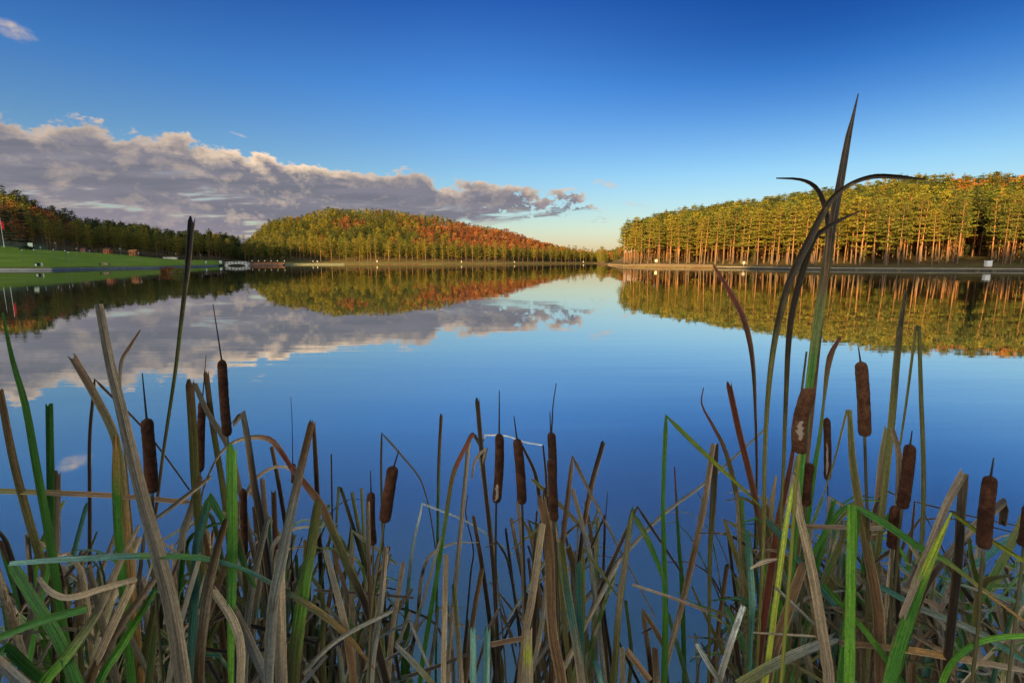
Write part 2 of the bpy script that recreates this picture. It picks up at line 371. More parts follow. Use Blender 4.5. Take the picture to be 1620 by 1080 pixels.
def bark_material(name, low, high, zsplit):
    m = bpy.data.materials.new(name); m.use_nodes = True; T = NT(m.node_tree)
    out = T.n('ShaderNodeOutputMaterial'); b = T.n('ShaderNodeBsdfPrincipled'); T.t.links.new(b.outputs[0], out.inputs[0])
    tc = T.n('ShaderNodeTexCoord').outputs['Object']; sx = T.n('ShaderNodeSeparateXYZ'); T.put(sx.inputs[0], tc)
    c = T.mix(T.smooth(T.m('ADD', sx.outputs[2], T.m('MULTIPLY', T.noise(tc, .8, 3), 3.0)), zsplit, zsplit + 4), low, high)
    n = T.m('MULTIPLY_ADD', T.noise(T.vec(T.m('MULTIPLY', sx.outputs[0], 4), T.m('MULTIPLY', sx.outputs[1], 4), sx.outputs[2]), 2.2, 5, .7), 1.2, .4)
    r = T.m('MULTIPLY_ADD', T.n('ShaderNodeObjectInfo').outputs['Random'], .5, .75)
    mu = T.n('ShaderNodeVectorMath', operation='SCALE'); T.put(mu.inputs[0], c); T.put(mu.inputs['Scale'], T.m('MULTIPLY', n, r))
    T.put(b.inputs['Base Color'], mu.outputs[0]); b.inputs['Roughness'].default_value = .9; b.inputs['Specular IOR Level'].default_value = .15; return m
M_NEEDLE = leaf_material('pine_needles', [(0, (.095, .115, .016, 1)), (.4, (.165, .160, .018, 1)), (.75, (.22, .185, .018, 1)), (1, (.11, .125, .02, 1))])
M_SPRUCE = leaf_material('spruce_needles', [(0, (.018, .034, .014, 1)), (1, (.030, .048, .016, 1))])
M_RUST = leaf_material('autumn_leaves', [(0, (.22, .075, .018, 1)), (.5, (.26, .11, .025, 1)), (1, (.17, .06, .02, 1))])
M_TINT = leaf_material('wood_leaves', None, 'tint')
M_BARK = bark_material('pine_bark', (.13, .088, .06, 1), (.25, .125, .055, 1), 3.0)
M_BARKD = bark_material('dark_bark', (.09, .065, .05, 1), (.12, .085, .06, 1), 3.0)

def quads_at(C, size, rg, flat=.55, asp=.5):
    """leaf tufts: one small bent quad per centre, leaning at random; flat<1 keeps them nearer the horizontal"""
    n = len(C); a = rg.uniform(0, 2 * math.pi, n); e = rg.normal(0, flat, n)
    d = np.stack([np.cos(a) * np.cos(e), np.sin(a) * np.cos(e), np.sin(e)], -1)
    w = rg.normal(0, 1, (n, 3)); w -= (w * d).sum(1, keepdims=True) * d; w /= np.linalg.norm(w, axis=1, keepdims=True) + 1e-9
    L = (np.asarray(size) * rg.uniform(.6, 1.35, n))[:, None]; W = L * asp
    V = np.stack([C - d * L * .5, C + w * W * .5 - d * L * .05, C + d * L * .5, C - w * W * .5 - d * L * .05], 1)
    return V.reshape(-1, 3), np.arange(n * 4).reshape(n, 4)

def tube_np(P, r, k=6):
    P = np.asarray(P, float); r = np.asarray(r, float); n = len(P)
    t = np.gradient(P, axis=0); t /= np.linalg.norm(t, axis=1, keepdims=True) + 1e-9
    ref = np.where(np.abs(t[:, 1:2]) < .9, np.array([[0, 1, .1]]), np.array([[1, 0, .1]]))
    a = np.cross(t, ref); a /= np.linalg.norm(a, axis=1, keepdims=True); b = np.cross(t, a)
    w = np.arange(k) * 2 * math.pi / k
    V = P[:, None] + r[:, None, None] * (a[:, None] * np.cos(w)[None, :, None] + b[:, None] * np.sin(w)[None, :, None])
    i = np.arange(n - 1)[:, None] * k + np.arange(k)[None]; j = np.arange(n - 1)[:, None] * k + (np.arange(k)[None] + 1) % k
    return V.reshape(-1, 3), np.stack([i, j, j + k, i + k], -1).reshape(-1, 4)
def join_np(parts):
    V = []; Fq = []; b = 0
    for v, f in parts: V.append(v); Fq.append(f + b); b += len(v)
    return np.concatenate(V), np.concatenate(Fq)

def pine_geo(seed, H, cb, Lmax, dens=1.0, tuft=.42, limbs=True, top='round', stubs=True):
    """Scots pine: bare tapering trunk, layered limbs, needle tufts. returns (trunk V,F), (crown V,F)"""
    rg = np.random.default_rng(seed); tr = []
    z = np.linspace(0, H * .97, 12); lean = rg.normal(0, .022, 2); wob = rg.normal(0, .05, (12, 2)).cumsum(0) * .35
    P = np.stack([lean[0] * z + wob[:, 0] - wob[0, 0], lean[1] * z + wob[:, 1] - wob[0, 1], z - .3], -1)
    tr.append(tube_np(P, np.interp(z / H, [0, .03, .5, 1], [H * .0135, H * .0100, H * .0070, .02]), 7))
    C = []; zc0 = cb * H; zz = zc0
    while zz < H * .985:
        t = (zz - zc0) / (H - zc0)
        if top == 'round': Lk = Lmax * (np.interp(t, [0, .12, .35, .7, .9, 1], [.55, .9, 1.0, .66, .34, .08]))
        else: Lk = Lmax * np.interp(t, [0, .06, .2, 1], [.55, .95, 1.0, .05])
        nl = rg.integers(4, 7); a0 = rg.uniform(0, 6.28); c0 = np.array([np.interp(zz - .3, P[:, 2], P[:, 0]), np.interp(zz - .3, P[:, 2], P[:, 1]), zz])
        for i in range(nl):
            if rg.random() < .16 + .12 * (t < .2): continue
            a = a0 + i * 6.283 / nl + rg.normal(0, .3); L = Lk * rg.uniform(.55, 1.2); up = np.interp(t, [0, .5, 1], [-.05, .18, .7]) + rg.normal(0, .12)
            d = np.array([math.cos(a), math.sin(a), up]); s = np.linspace(0, 1, 4)[:, None]
            Q = c0 + d * L * s + np.array([0, 0, 1]) * (L * .10) * s ** 2
            if limbs: tr.append(tube_np(Q, np.linspace(.018 * H ** .5, .012, 4), 4))
            nc = max(2, int(L / .48))
            for c in range(nc):
                f = 1 - c / nc * .78; p = c0 + d * L * f + np.array([0, 0, L * .1 * f * f])
                n = max(5, int(13 * dens)); sp = rg.normal(0, 1, (n, 3)) * np.array([.46, .46, .10]) * (1 if tuft < .6 else tuft / .42 * .8)
                C.append(p + sp)
        zz += rg.uniform(.55, 1.0) * (H - zc0) / 7.4 * (1.0 if top == 'round' else .8)
    n = int(26 * dens); C.append(np.array([P[-1, 0], P[-1, 1], H - .25]) + rg.normal(0, 1, (n, 3)) * np.array([.3, .3, .45]))
    if stubs:
        for k in range(rg.integers(3, 8)):
            zz = rg.uniform(.2, cb) * H; a = rg.uniform(0, 6.28); L = rg.uniform(.4, 1.5)
            b0 = np.array([np.interp(zz - .3, P[:, 2], P[:, 0]), np.interp(zz - .3, P[:, 2], P[:, 1]), zz])
            tr.append(tube_np([b0, b0 + L * np.array([math.cos(a), math.sin(a), -.12])], [.03, .01], 4))
    C = np.concatenate(C)
    return join_np(tr), quads_at(C, np.full(len(C), tuft), rg, .34, .48)

def round_geo(seed, H, n=900, size=.5, W=.27):
    """broadleaf tree in autumn leaf: forked trunk, uneven rounded crown with gaps"""
    rg = np.random.default_rng(seed); tr = []
    P = np.array([[0, 0, -.3], [.05, .02, H * .3], [rg.normal(0, .2), rg.normal(0, .2), H * .6], [rg.normal(0, .3), rg.normal(0, .3), H * .92]])
    tr.append(tube_np(P, [H * .016, H * .012, H * .008, .02], 6)); C = []
    for k in range(16):
        f = rg.uniform(.3, .95); a = rg.uniform(0, 6.28); b0 = np.array([np.interp(f * H, P[:, 2], P[:, 0]), np.interp(f * H, P[:, 2], P[:, 1]), f * H])
        L = H * W * np.interp(f, [.3, .55, .8, 1], [.8, 1.1, .8, .3]) * rg.uniform(.6, 1.15)
        e = b0 + np.array([math.cos(a) * L, math.sin(a) * L, L * .55]); tr.append(tube_np([b0, (b0 + e) / 2 + [0, 0, L * .05], e], [.05, .035, .012], 4))
        m = n // 16; C.append(e * .8 + b0 * .2 + rg.normal(0, 1, (m, 3)) * np.array([.42, .42, .36]) * L * .75)
    C = np.concatenate(C); return join_np(tr), quads_at(C, np.full(len(C), size), rg, .9, .7)

# prototypes: the meshes are shared by the copies
def proto_meshes(kind, seeds, fn):
    out = []
    for s in seeds:
        (tv, tf), (cv, cf) = fn(s); out.append((np_mesh(kind + '_trunk', tv, tf, True), np_mesh(kind + '_crown', cv, cf)))
    return out
RG = np.random.default_rng(11)
PINES = proto_meshes('pine', range(20, 30), lambda s: pine_geo(s, 17, [.34, .42, .27, .46, .36][s % 5], [2.3, 2.0, 2.6, 2.1, 2.4][s % 5]))
FULLP = proto_meshes('pine', range(40, 45), lambda s: pine_geo(s, 15, [.22, .3, .26, .34, .2][s % 5], [3.0, 2.6, 2.8, 2.4, 3.1][s % 5], 1.0, .46))
SPRUC = proto_meshes('spruce', range(50, 53), lambda s: pine_geo(s, 14, .08, 2.5, 1.0, .5, True, 'cone', False))
AUTUM = proto_meshes('autumn', range(60, 64), lambda s: round_geo(s, 11, 1000, .42))
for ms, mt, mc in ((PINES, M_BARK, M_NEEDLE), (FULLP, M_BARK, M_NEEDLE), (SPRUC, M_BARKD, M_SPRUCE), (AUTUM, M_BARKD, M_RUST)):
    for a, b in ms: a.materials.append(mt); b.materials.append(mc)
PROTO = {}
def tree(kind, u, D, h, label, group, cat, ref):
    """copies one prototype tree (thing > trunk, crown)"""
    ms = {'pine_tree': PINES, 'bushy_pine_tree': FULLP, 'spruce_tree': SPRUC, 'autumn_tree': AUTUM}[kind]
    i = int(RG.integers(len(ms))); key = (kind, i); p = on_ground(u, D)
    if key not in PROTO:
        e = bpy.data.objects.new(kind, None); a = bpy.data.objects.new('trunk', ms[i][0]); b = bpy.data.objects.new('crown', ms[i][1]); PROTO[key] = (e, a, b)
        new = PROTO[key]
    else: new = tuple(o.copy() for o in PROTO[key])
    for o in new: COL.objects.link(o)
    new[1].parent = new[0]; new[2].parent = new[0]
    s = h / ref; new[0].location = p; new[0].rotation_euler = (0, 0, float(RG.uniform(0, 6.28)))
    new[0].scale = (s * float(RG.uniform(.88, 1.12)), s * float(RG.uniform(.88, 1.12)), s)
    tag(new[0], label, cat, group); return new[0]

def scatter(u0, u1, o0, o1, spacing, tries, rel=True, seed=1, existing=None):
    """points (u, D, offset from shore) with a least spacing, offsets measured inland from the shore"""
    rg = np.random.default_rng(seed); pts = []; grid = {}
    for p in (existing or []):
        x, y = upos(p[0], p[1]); grid.setdefault((int(x // spacing), int(y // spacing)), []).append((x, y))
    for _ in range(tries):
        u = rg.uniform(u0, u1); a = U2AZ(u); sh = float(np.interp(a, KAZ, KS)) * math.cos(a); o = rg.uniform(o0, o1); D = sh + o
        if rg.random() > D / (400 if u < 975 else 260): continue
        x, y = upos(u, D); gx, gy = int(x // spacing), int(y // spacing); ok = True
        for i in (-1, 0, 1):
            for j in (-1, 0, 1):
                for q in grid.get((gx + i, gy + j), ()):
                    if (q[0] - x) ** 2 + (q[1] - y) ** 2 < spacing ** 2: ok = False; break
        if ok: grid.setdefault((gx, gy), []).append((x, y)); pts.append((u, D, o))
    return pts

# right shore: the nearest pines one by one, the rest of the wood as one stand
def right_gap(u, o): return not (1515 < u < 1562 and o < 26)
rp = [p for p in scatter(976, 1830, 7, 110, 2.75, 90000, seed=5) if not (p[0] < 1000 and p[2] > 50) and p[0] > 987 and right_gap(p[0], p[2])]
rp.sort(key=lambda p: p[2] + max(0, p[1] - 150) * .2)
front = [p for p in rp if p[0] < 1640][:128]; fs = set(front); right_rest = [p for p in rp if p not in fs]
def right_label(u, o):
    if u < 1040: return 'tall pine with sunlit orange trunk at the left end of the right shore wood', 'pines at the left end of the right shore wood'
    if u < 1180: return 'tall pine with sunlit orange trunk behind the sandy bank of the right shore', 'pines behind the sandy bank on the right shore'
    if u < 1330: return 'tall pine with half shaded trunk behind the pale path on the right shore', 'pines behind the first stretch of the pale path'
    if u < 1500: return 'golden crowned pine with grey shaded trunk above the pale path left of the white cabinet', 'golden pines left of the white cabinet'
    return 'golden crowned pine with grey shaded trunk near the white cabinet on the right shore', 'golden pines around the white cabinet'
for k, (u, D, o) in enumerate(front):
    l, g = right_label(u, o); tree('bushy_pine_tree' if RG.random() < .16 and o > 12 else 'pine_tree', u, D, float(RG.uniform(14.2, 18.8)) * (1 if u > 1000 else 1.0), l, g, 'pine', 17)
# left wood behind the lawn: the front pines one by one
lp = []
for p in scatter(52, 372, 50, 100, 3.8, 30000, seed=8):
    a = U2AZ(p[0]); edge = float(np.interp(a, KAZ, KR[:, 2])) * math.cos(a) + 1.5
    if p[1] > edge and (p[0] > 72 or p[1] > edge + 4): lp.append((p[0], p[1], p[1] - edge))
lp.sort(key=lambda p: p[2]); lfront = [p for p in lp if p[0] > 48][:92]; ls = set(lfront); left_rest = [p for p in lp if p not in ls]
for u, D, o in lfront:
    if u < 140: l, g = 'round topped pine with yellow lit crown at the upper edge of the lawn', 'pines above the upper lawn'
    elif u < 240: l, g = 'pine with yellow lit top behind the orange kiosks on the lawn', 'pines behind the orange kiosks'
    else: l, g = 'dark shaded pine behind the low end of the lawn left of the footbridge', 'dark pines left of the footbridge'
    tree('bushy_pine_tree' if RG.random() < .45 and u > 200 else 'pine_tree', u, D, float(RG.uniform(10.5, 13.0)) * 1.0, l, g, 'pine', 16)
# far shore: front row under the round hill
fp = scatter(385, 978, 12, 40, 4.4, 30000, seed=9); fp = [p for p in fp if not (p[0] > 940 and p[1] < 330)]
fp.sort(key=lambda p: p[2]); ffront = fp[:78]; fset = set(ffront); far_front_rest = [p for p in fp if p not in fset]
for u, D, o in ffront:
    if u < 560: l, g = 'pine in blue shade at the foot of the round hill beside the boardwalk', 'shaded pines at the foot of the round hill'
    elif u < 780: l, g = 'sunlit pine on the far shore below the rust coloured slope', 'sunlit pines below the rust slope'
    else: l, g = 'small sunlit pine at the low right end of the far shore', 'small pines at the low end of the far shore'
    tree('pine_tree' if RG.random() < .6 else 'bushy_pine_tree', u, D, float(RG.uniform(12.5, 16)) * float(np.interp(u, [400, 560, 700, 980], [1, 1, .88, .78])), l, g, 'pine', 16)

# the rest of each wood: one merged stand per hill
def stand(name, pts, spec, seed):
    """pts -> one stuff mesh. spec(u, D, o, rg) gives (geometry index, height, tint) or None"""
    rg = np.random.default_rng(seed); V = []; Fq = []; Cc = []; mi = []; b = 0
    for (u, D, o) in pts:
        s = spec(u, D, o, rg)
        if s is None: continue
        (tv, tf), (cv, cf), ref = GEO[s[0]][int(rg.integers(len(GEO[s[0]])))]; k = s[1] / ref; a = rg.uniform(0, 6.28)
        M = np.array([[math.cos(a), -math.sin(a), 0], [math.sin(a), math.cos(a), 0], [0, 0, 1]]) * np.array([[rg.uniform(.85, 1.15)], [rg.uniform(.85, 1.15)], [1]]) * k
        p = np.array(on_ground(u, D)); tint = np.array(s[2]) * rg.uniform(.6, 1.25)
        for vv, ff, m, c in ((tv, tf, 0, (.14, .09, .06)), (cv, cf, 1, tint)):
            V.append(vv @ M.T + p); Fq.append(ff + b); b += len(vv); mi.append(np.full(len(ff), m)); Cc.append(np.tile(np.append(c, 1), (len(vv), 1)))
    me = np_mesh(name, np.concatenate(V), np.concatenate(Fq), False, np.concatenate(mi), None, np.concatenate(Cc))
    return tag(link_mesh(name, me, [M_BARK, M_TINT]), kind='stuff')
def g_(fn, seeds, ref): return [(*fn(s), ref) for s in seeds]
GEO = {
 'pine': g_(lambda s: pine_geo(s, 17, [.38, .46, .34][s % 3], [2.4, 2.1, 2.6][s % 3], .62, .56, False, 'round', False), range(70, 75), 17),
 'fir': g_(lambda s: pine_geo(s, 14, .16, 3.3, .36, .80, False, 'cone', False), range(80, 84), 14),
 'bushy': g_(lambda s: pine_geo(s, 14, .22, 2.7, .46, .70, False, 'round', False), range(84, 88), 14),
 'rust': g_(lambda s: round_geo(s, 11, 300, .72, .24), range(90, 95), 11),
}
GREENS = [(.115, .135, .016), (.165, .160, .016), (.085, .11, .016), (.21, .18, .018), (.055, .078, .02), (.075, .09, .018)]
RUSTS = [(.24, .075, .022), (.27, .098, .026), (.20, .068, .024), (.29, .125, .03), (.16, .072, .03)]
def pick(rg, L): return L[int(rg.integers(len(L)))]
def spec_right(u, D, o, rg):
    if (u > 1560 and o > 70 and o > 60 and rg.random() < .75) or (1490 < u < 1545 and o > 66 and rg.random() < .6): return 'rust', rg.uniform(13, 16), (.30, .12, .02)
    return 'pine', rg.uniform(14.5, 18.5), pick(rg, GREENS)
under = scatter(990, 1830, 9, 60, 4.2, 6000, seed=15)[:150]; uset = set(under)
def spec_right_all(u, D, o, rg):
    if (u, D, o) in uset: return ('bushy' if rg.random() < .7 else 'rust'), rg.uniform(1.6, 5.0), pick(rg, [(.055, .075, .018), (.09, .10, .02), (.16, .07, .022)])
    return spec_right(u, D, o, rg)
stand('right_shore_wood', right_rest + under, spec_right_all, 31)
HCURVE = lambda u: float(np.interp(u, [380, 520, 600, 700, 800, 900, 978], [285, 328, 330, 345, 364, 391, 404]))
hp = scatter(372, 985, 30, 205, 4.3, 110000, seed=12)
def spec_hill(u, D, o, rg):
    if u > 940 and D < 330: return None
    t = (o - 30) / 160
    rust = 1.0 * np.interp(u, [620, 670, 730, 850, 900], [0, .5, 1, 1, .2]) * np.interp(t, [.03, .18, .80, .97], [0, 1, 1, .45])
    patch = 1.0 if (525 < u < 565 and .45 < t < .62) or (466 < u < 490 and .72 < t < .88) or (545 < u < 580 and .5 < t < .75) else 0
    patch = max(patch * .55, .015)
    if rg.random() < max(rust, patch): return 'rust', rg.uniform(6.5, 9), pick(rg, RUSTS)
    return ('fir' if rg.random() < .78 else 'bushy'), rg.uniform(7.2, 10.5) * np.interp(u, [380, 430, 700, 850, 980], [.85, 1, 1, .85, .8]), pick(rg, GREENS)
stand('round_hill_wood', hp + far_front_rest, spec_hill, 32)
sp_ = scatter(-150, 380, 62, 260, 5.4, 40000, seed=13)
def spec_left(u, D, o, rg):
    a = U2AZ(u); edge = float(np.interp(a, KAZ, KR[:, 2])) * math.cos(a)
    if D < edge + (10 if u < 60 else 32): return None
    up = D > 285 + 6 * math.sin(u * .1)
    if u < 150 and rg.random() < .5: return 'rust', rg.uniform(9, 12), pick(rg, RUSTS)
    if D > 300 or rg.random() < .3: return 'fir', rg.uniform(11, 16), (.028, .045, .016)
    return 'fir', rg.uniform(10, 14), pick(rg, GREENS)
stand('left_hill_wood', sp_ + [(u, D, 100) for u, D, o in left_rest if u > 60], spec_left, 33)
# dark spruces on the skyline of the left hill, each by itself
for k, (u, D, h) in enumerate(((8, 318, 13), (20, 318, 16.5), (25, 322, 13), (35, 318, 13), (44, 320, 12), (53, 322, 13), (62, 325, 12))):
    tree('spruce_tree', u, D, h, 'dark pointed spruce on the skyline of the left hill', 'dark spruces on the left skyline', 'spruce', 14)
for u, D, h in ((20, 205, 14), (-6, 206, 12.5), (44, 212, 15)):
    tree('spruce_tree', u, D, h, 'tall dark spruce behind the flagpole on the lawn', 'dark spruces behind the flagpole', 'spruce', 14)
tree('autumn_tree', 31, 203, 10, 'bare brownish birch standing right of the flagpole before the dark spruces', None, 'tree', 11)
for u, D in ((1497, 150), (1566, 150), (1540, 152)):
    tree('autumn_tree', u, D, 5.5, 'small rust red broadleaf tree in the shade between the pine trunks', 'small rust red trees among the pine trunks', 'tree', 11)
# ---------------------------------------------------------------- shore works, lawn furniture, bridge
M_STONE = mat('shore_stone', (.24, .24, .22), .9, .75, .45)
M_CONC = mat('pale_concrete', (.42, .39, .34), .85, .35, .8)
M_WHITE = mat('white_paint', (.62, .62, .60), .5, .06, 2.0)
M_RED = mat('red_cloth', (.62, .03, .03), .8, .12, 3.0)
M_STEEL = mat('grey_steel', (.42, .43, .44), .45, .1, 4.0, .5, .4)
M_DARK = mat('dark_paint', (.035, .035, .035), .6, .2, 4.0)
M_WOODO = mat('orange_wood', (.40, .15, .05), .75, .2, 2.5)
M_WOODB = mat('red_brown_wood', (.085, .038, .026), .8, .25, 2.0)
M_ROOF = mat('brown_roof', (.12, .055, .035), .85, .25, 2.0)
M_GREENW = mat('green_mesh', (.03, .10, .07), .7, .2, 3.0)
M_BOARD = mat('pale_green_board', (.50, .60, .48), .6, .08, 2.0)
M_GLOBE = mat('frosted_globe', (.70, .70, .66), .3, .04, 2.0, .5)

def shore_line(u0, u1, n, off=0.0):
    out = []
    for a in np.linspace(U2AZ(u0), U2AZ(u1), n):
        r = float(np.interp(a, KAZ, KS)) + off; out.append((math.sin(a) * r, math.cos(a) * r))
    return out
def wall_along(mb, pts, z0, z1, thick):
    """a wall or kerb: closed prism swept along pts (towards the land by thick)"""
    P = np.array(pts); t = np.gradient(P, axis=0); t /= np.linalg.norm(t, axis=1, keepdims=True); nn = np.stack([-t[:, 1], t[:, 0]], -1)
    nn *= np.sign((nn * P).sum(1, keepdims=True)); vs = []; fs = []
    for p, q in zip(P, nn):
        for o, z in ((0, z0), (0, z1), (thick, z1), (thick, z0)): vs.append((p[0] + q[0] * o, p[1] + q[1] * o, z))
    for i in range(len(P) - 1):
        for k in range(4):
            a, b = i * 4 + k, i * 4 + (k + 1) % 4; fs.append((a, b, b + 4, a + 4))
    fs += [(0, 1, 2, 3)[::-1], tuple(len(P) * 4 - 4 + k for k in range(4))]
    mb.add(vs, fs)
# stone lake wall under the lawn: wall, pale coping, dark drain openings
w = empty('lake_wall', on_ground(150, 148)); wl = w.location.copy()
def rel(pts): return [(p[0], p[1]) for p in pts]
b = MB(); wall_along(b, shore_line(-330, 345, 140, -.1), -.5, .36, .7); o = b.build('stone_face', M_STONE, w); o.location = -wl
b = MB(); wall_along(b, shore_line(-330, 345, 140, -.16), .362, .48, 1.0); o = b.build('coping', M_CONC, w); o.location = -wl
tag(w, 'long pale stone wall with coping along the water below the lawn', 'wall')
# pale concrete path edge on the right shore
k_ = empty('path_edge', on_ground(1400, 128)); kl = k_.location.copy()
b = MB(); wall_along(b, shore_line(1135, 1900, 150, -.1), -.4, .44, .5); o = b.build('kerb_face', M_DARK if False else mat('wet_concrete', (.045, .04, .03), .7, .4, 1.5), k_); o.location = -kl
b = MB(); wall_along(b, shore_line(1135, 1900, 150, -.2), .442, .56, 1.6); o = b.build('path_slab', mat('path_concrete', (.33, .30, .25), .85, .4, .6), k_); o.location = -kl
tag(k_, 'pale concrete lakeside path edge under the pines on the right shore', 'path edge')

def rock(label, p, s, seed, group=None):
    rg = np.random.default_rng(seed); import bmesh
    bm = bmesh.new(); bmesh.ops.create_icosphere(bm, subdivisions=2, radius=s)
    for v in bm.verts: v.co = Vector((v.co.x * 1.5, v.co.y, v.co.z * .7)) * (1 + rg.normal(0, .12))
    me = bpy.data.meshes.new('rock'); bm.to_mesh(me); bm.free(); o = link_mesh('rock', me, mat('dark_rock', (.10, .08, .05), .9, .4, 1.5)); o.location = p
    return tag(o, label, 'rock', group)
for i, (u, l) in enumerate(((1356, 'dark weedy rock at the kerb left of the tall bent reed blades'), (1424, 'dark rock at the kerb behind the broad upright olive blade'), (1548, 'dark rock at the kerb just below the left side of the white cabinet'), (1575, 'dark rock at the kerb just right of the white cabinet'))):
    a = U2AZ(u); r = float(np.interp(a, KAZ, KS)) - .5; rock(l, (math.sin(a) * r, math.cos(a) * r, .12), .42, 300 + i)
for i, u in enumerate((1068, 1081, 1094)):
    a = U2AZ(u); r = float(np.interp(a, KAZ, KS)) - .6; rock('small dark rock at the water edge of the sandy bank', (math.sin(a) * r, math.cos(a) * r, .1), .4, 320 + i, 'rocks at the sandy bank')

def on_screen_lamp(u, y, h, near=120, far=260):
    """depth at which a post of height h standing on the ground reaches screen height y"""
    best = None
    for D in np.arange(near, far, 1.0):
        x, Y = upos(u, D); z = gz(x, Y) + h; py = 412 - (z - CAM_H) * 830 / D
        if best is None or abs(py - y) < best[0]: best = (abs(py - y), D)
    return best[1]
def lamp_post(u, D, h, label, group=None):
    e = empty('lamp_post', on_ground(u, D))
    MB().lathe((0, 0, 0), [(.08, -.3), (.08, .25), (.045, .3), (.035, h - .35)], 8).build('pole', mat('lamp_grey', (.16, .17, .16), .6, .15, 3), e)
    MB().lathe((0, 0, h - .36), [(.07, 0), (.11, .04), (.02, .08)], 10).build('collar', M_DARK, e)
    MB().lathe((0, 0, h - .30), [(.06, 0), (.13, .06), (.16, .15), (.13, .24), (.05, .34)], 12).build('lamp_globe', M_GLOBE, e, True)
    return tag(e, label, 'lamp', group)
LAMPS = [(37, 395, 'globe lamp post beside the dark shrub on the lawn'), (55.5, 394.5, 'globe lamp post just below the pale green board'), (66.7, 391, 'globe lamp post between the green board and the pines'),
 (86.7, 394.7, 'lower globe lamp post of the close pair at the lawn top'), (91, 384, 'taller globe lamp post rising among the pine trunks at the lawn top'), (104.7, 396, 'left globe lamp post of the two on the open slope of the lawn'),
 (110, 398.6, 'right globe lamp post of the two on the open slope of the lawn'), (123, 392.5, 'globe lamp post left of the grey kiosk by the pines'), (143.7, 396, 'globe lamp post right of the grey kiosk by the pines'),
 (192, 393, 'globe lamp post between the two orange kiosks'), (220.7, 400, 'globe lamp post just right of the second orange kiosk'), (279.4, 400.7, 'globe lamp post at the right end of the low pale wall'),
 (318.3, 402.6, 'tall globe lamp post on the low end of the lawn near the bridge')]
for u, y, l in LAMPS: lamp_post(u, on_screen_lamp(u, y, 3.2), 3.2, l)

def bollard(name, u, D, h, r, m1, label, group=None, cat='bollard', cap=None):
    e = empty(name, on_ground(u, D))
    MB().lathe((0, 0, 0), [(r, -.2), (r, h * .78), (r * .8, h * .8)], 10).build('post', m1, e)
    MB().lathe((0, 0, h * .8), [(r * .8, .002), (r * 1.25, .03), (r * 1.2, h * .15), (r * .5, h * .2)], 10).build('cap', cap or m1, e, True)
    return tag(e, label, cat, group)
bollard('bollard', 66, 131, .95, .12, M_WHITE, 'small white bollard standing at the lake wall below the lawn')
bollard('bollard', 157, 152, .8, .16, M_DARK, 'small dark bollard on the lawn edge above the lake wall')
bollard('bollard', 325.7, 226, .9, .3, M_WHITE, 'low round white bollard on the lawn end near the bridge', cap=M_GLOBE)
bollard('bollard', 349, 246, 1.3, .55, M_WHITE, 'squat bright white bollard at the left foot of the footbridge', cap=M_GLOBE)
e = empty('litter_bin', on_ground(58, 131)); MB().box((0, 0, .35), (.75, .6, .9)).build('bin_body', M_DARK, e); MB().box((-.05, -.33, .38), (.45, .05, .5)).build('front_panel', M_WHITE, e)
MB().box((0, 0, .84), (.85, .7, .07)).build('lid', M_DARK, e); tag(e, 'dark litter bin with white front beside the white bollard', 'bin')
for u, l in ((165.5, 'reddish stone block on the lawn edge, left of two'), (169.5, 'reddish stone block on the lawn edge, right of two')):
    e = MB().box((0, 0, .25), (.8, .6, .7)).add([], []).build('stone_block', mat('reddish_stone', (.32, .19, .15), .9, .2, 2), None); e.location = on_ground(u, 156); tag(e, l, 'stone block')

# flagpole with red flag hanging in folds, and a second white pole at the picture edge
def flag_mesh(p, w, h):
    n, k = 14, 10; vs = []; fs = []
    for side in (-1, 1):
        for i in range(n):
            for j in range(k):
                f = i / (n - 1); g = j / (k - 1); vs.append((f * w + .04, side * .012 + .22 * w * math.sin(f * 9 + g * 1.3) * (.3 + .7 * f), -g * h - f * .5 * h * (.3 + .7 * g)))
    for s in range(2):
        for i in range(n - 1):
            for j in range(k - 1):
                q = (s * n * k + i * k + j, s * n * k + (i + 1) * k + j, s * n * k + (i + 1) * k + j + 1, s * n * k + i * k + j + 1); fs.append(q if s else q[::-1])
    b = MB(); b.add(vs, fs); return b
e = empty('flagpole', on_ground(10, 181)); H = 10.2
MB().lathe((0, 0, 0), [(.16, -.3), (.16, 1.0), (.11, 1.05), (.06, H)], 10).build('pole', M_WHITE, e)
MB().lathe((0, 0, H), [(.03, .002), (.12, .08), (.12, .16), (.03, .24)], 10).build('finial', M_STEEL, e, True)
MB().lathe((0, 0, 0), [(.5, -.3), (.5, .12), (.3, .2)], 12).build('plinth', M_CONC, e)
f = flag_mesh(None, 1.0, 2.4).build('flag', M_RED, e, True); f.location = (0, 0, H - 1.1)
tag(e, 'tall white flagpole with a limp red flag on the lawn', 'flagpole')
e = empty('flagpole', on_ground(-1, 181)); MB().lathe((0, 0, 0), [(.16, -.3), (.16, 1.0), (.11, 1.05), (.06, 8)], 10).build('pole', M_WHITE, e)
MB().lathe((0, 0, 8), [(.03, .002), (.12, .08), (.12, .16), (.03, .24)], 10).build('finial', M_STEEL, e, True)
tag(e, 'white pole without flag cut by the left picture edge', 'pole')
# board on posts
e = empty('notice_board', on_ground(51.4, 186)); MB().box((0, 0, 1.55), (1.8, .08, 1.35)).build('panel', M_BOARD, e)
for sx in (-.95, .95): MB().box((sx, 0, .85), (.09, .09, 2.3)).build('post', M_DARK, e)
tag(e, 'pale green rectangular board on posts at the top of the lawn', 'board')
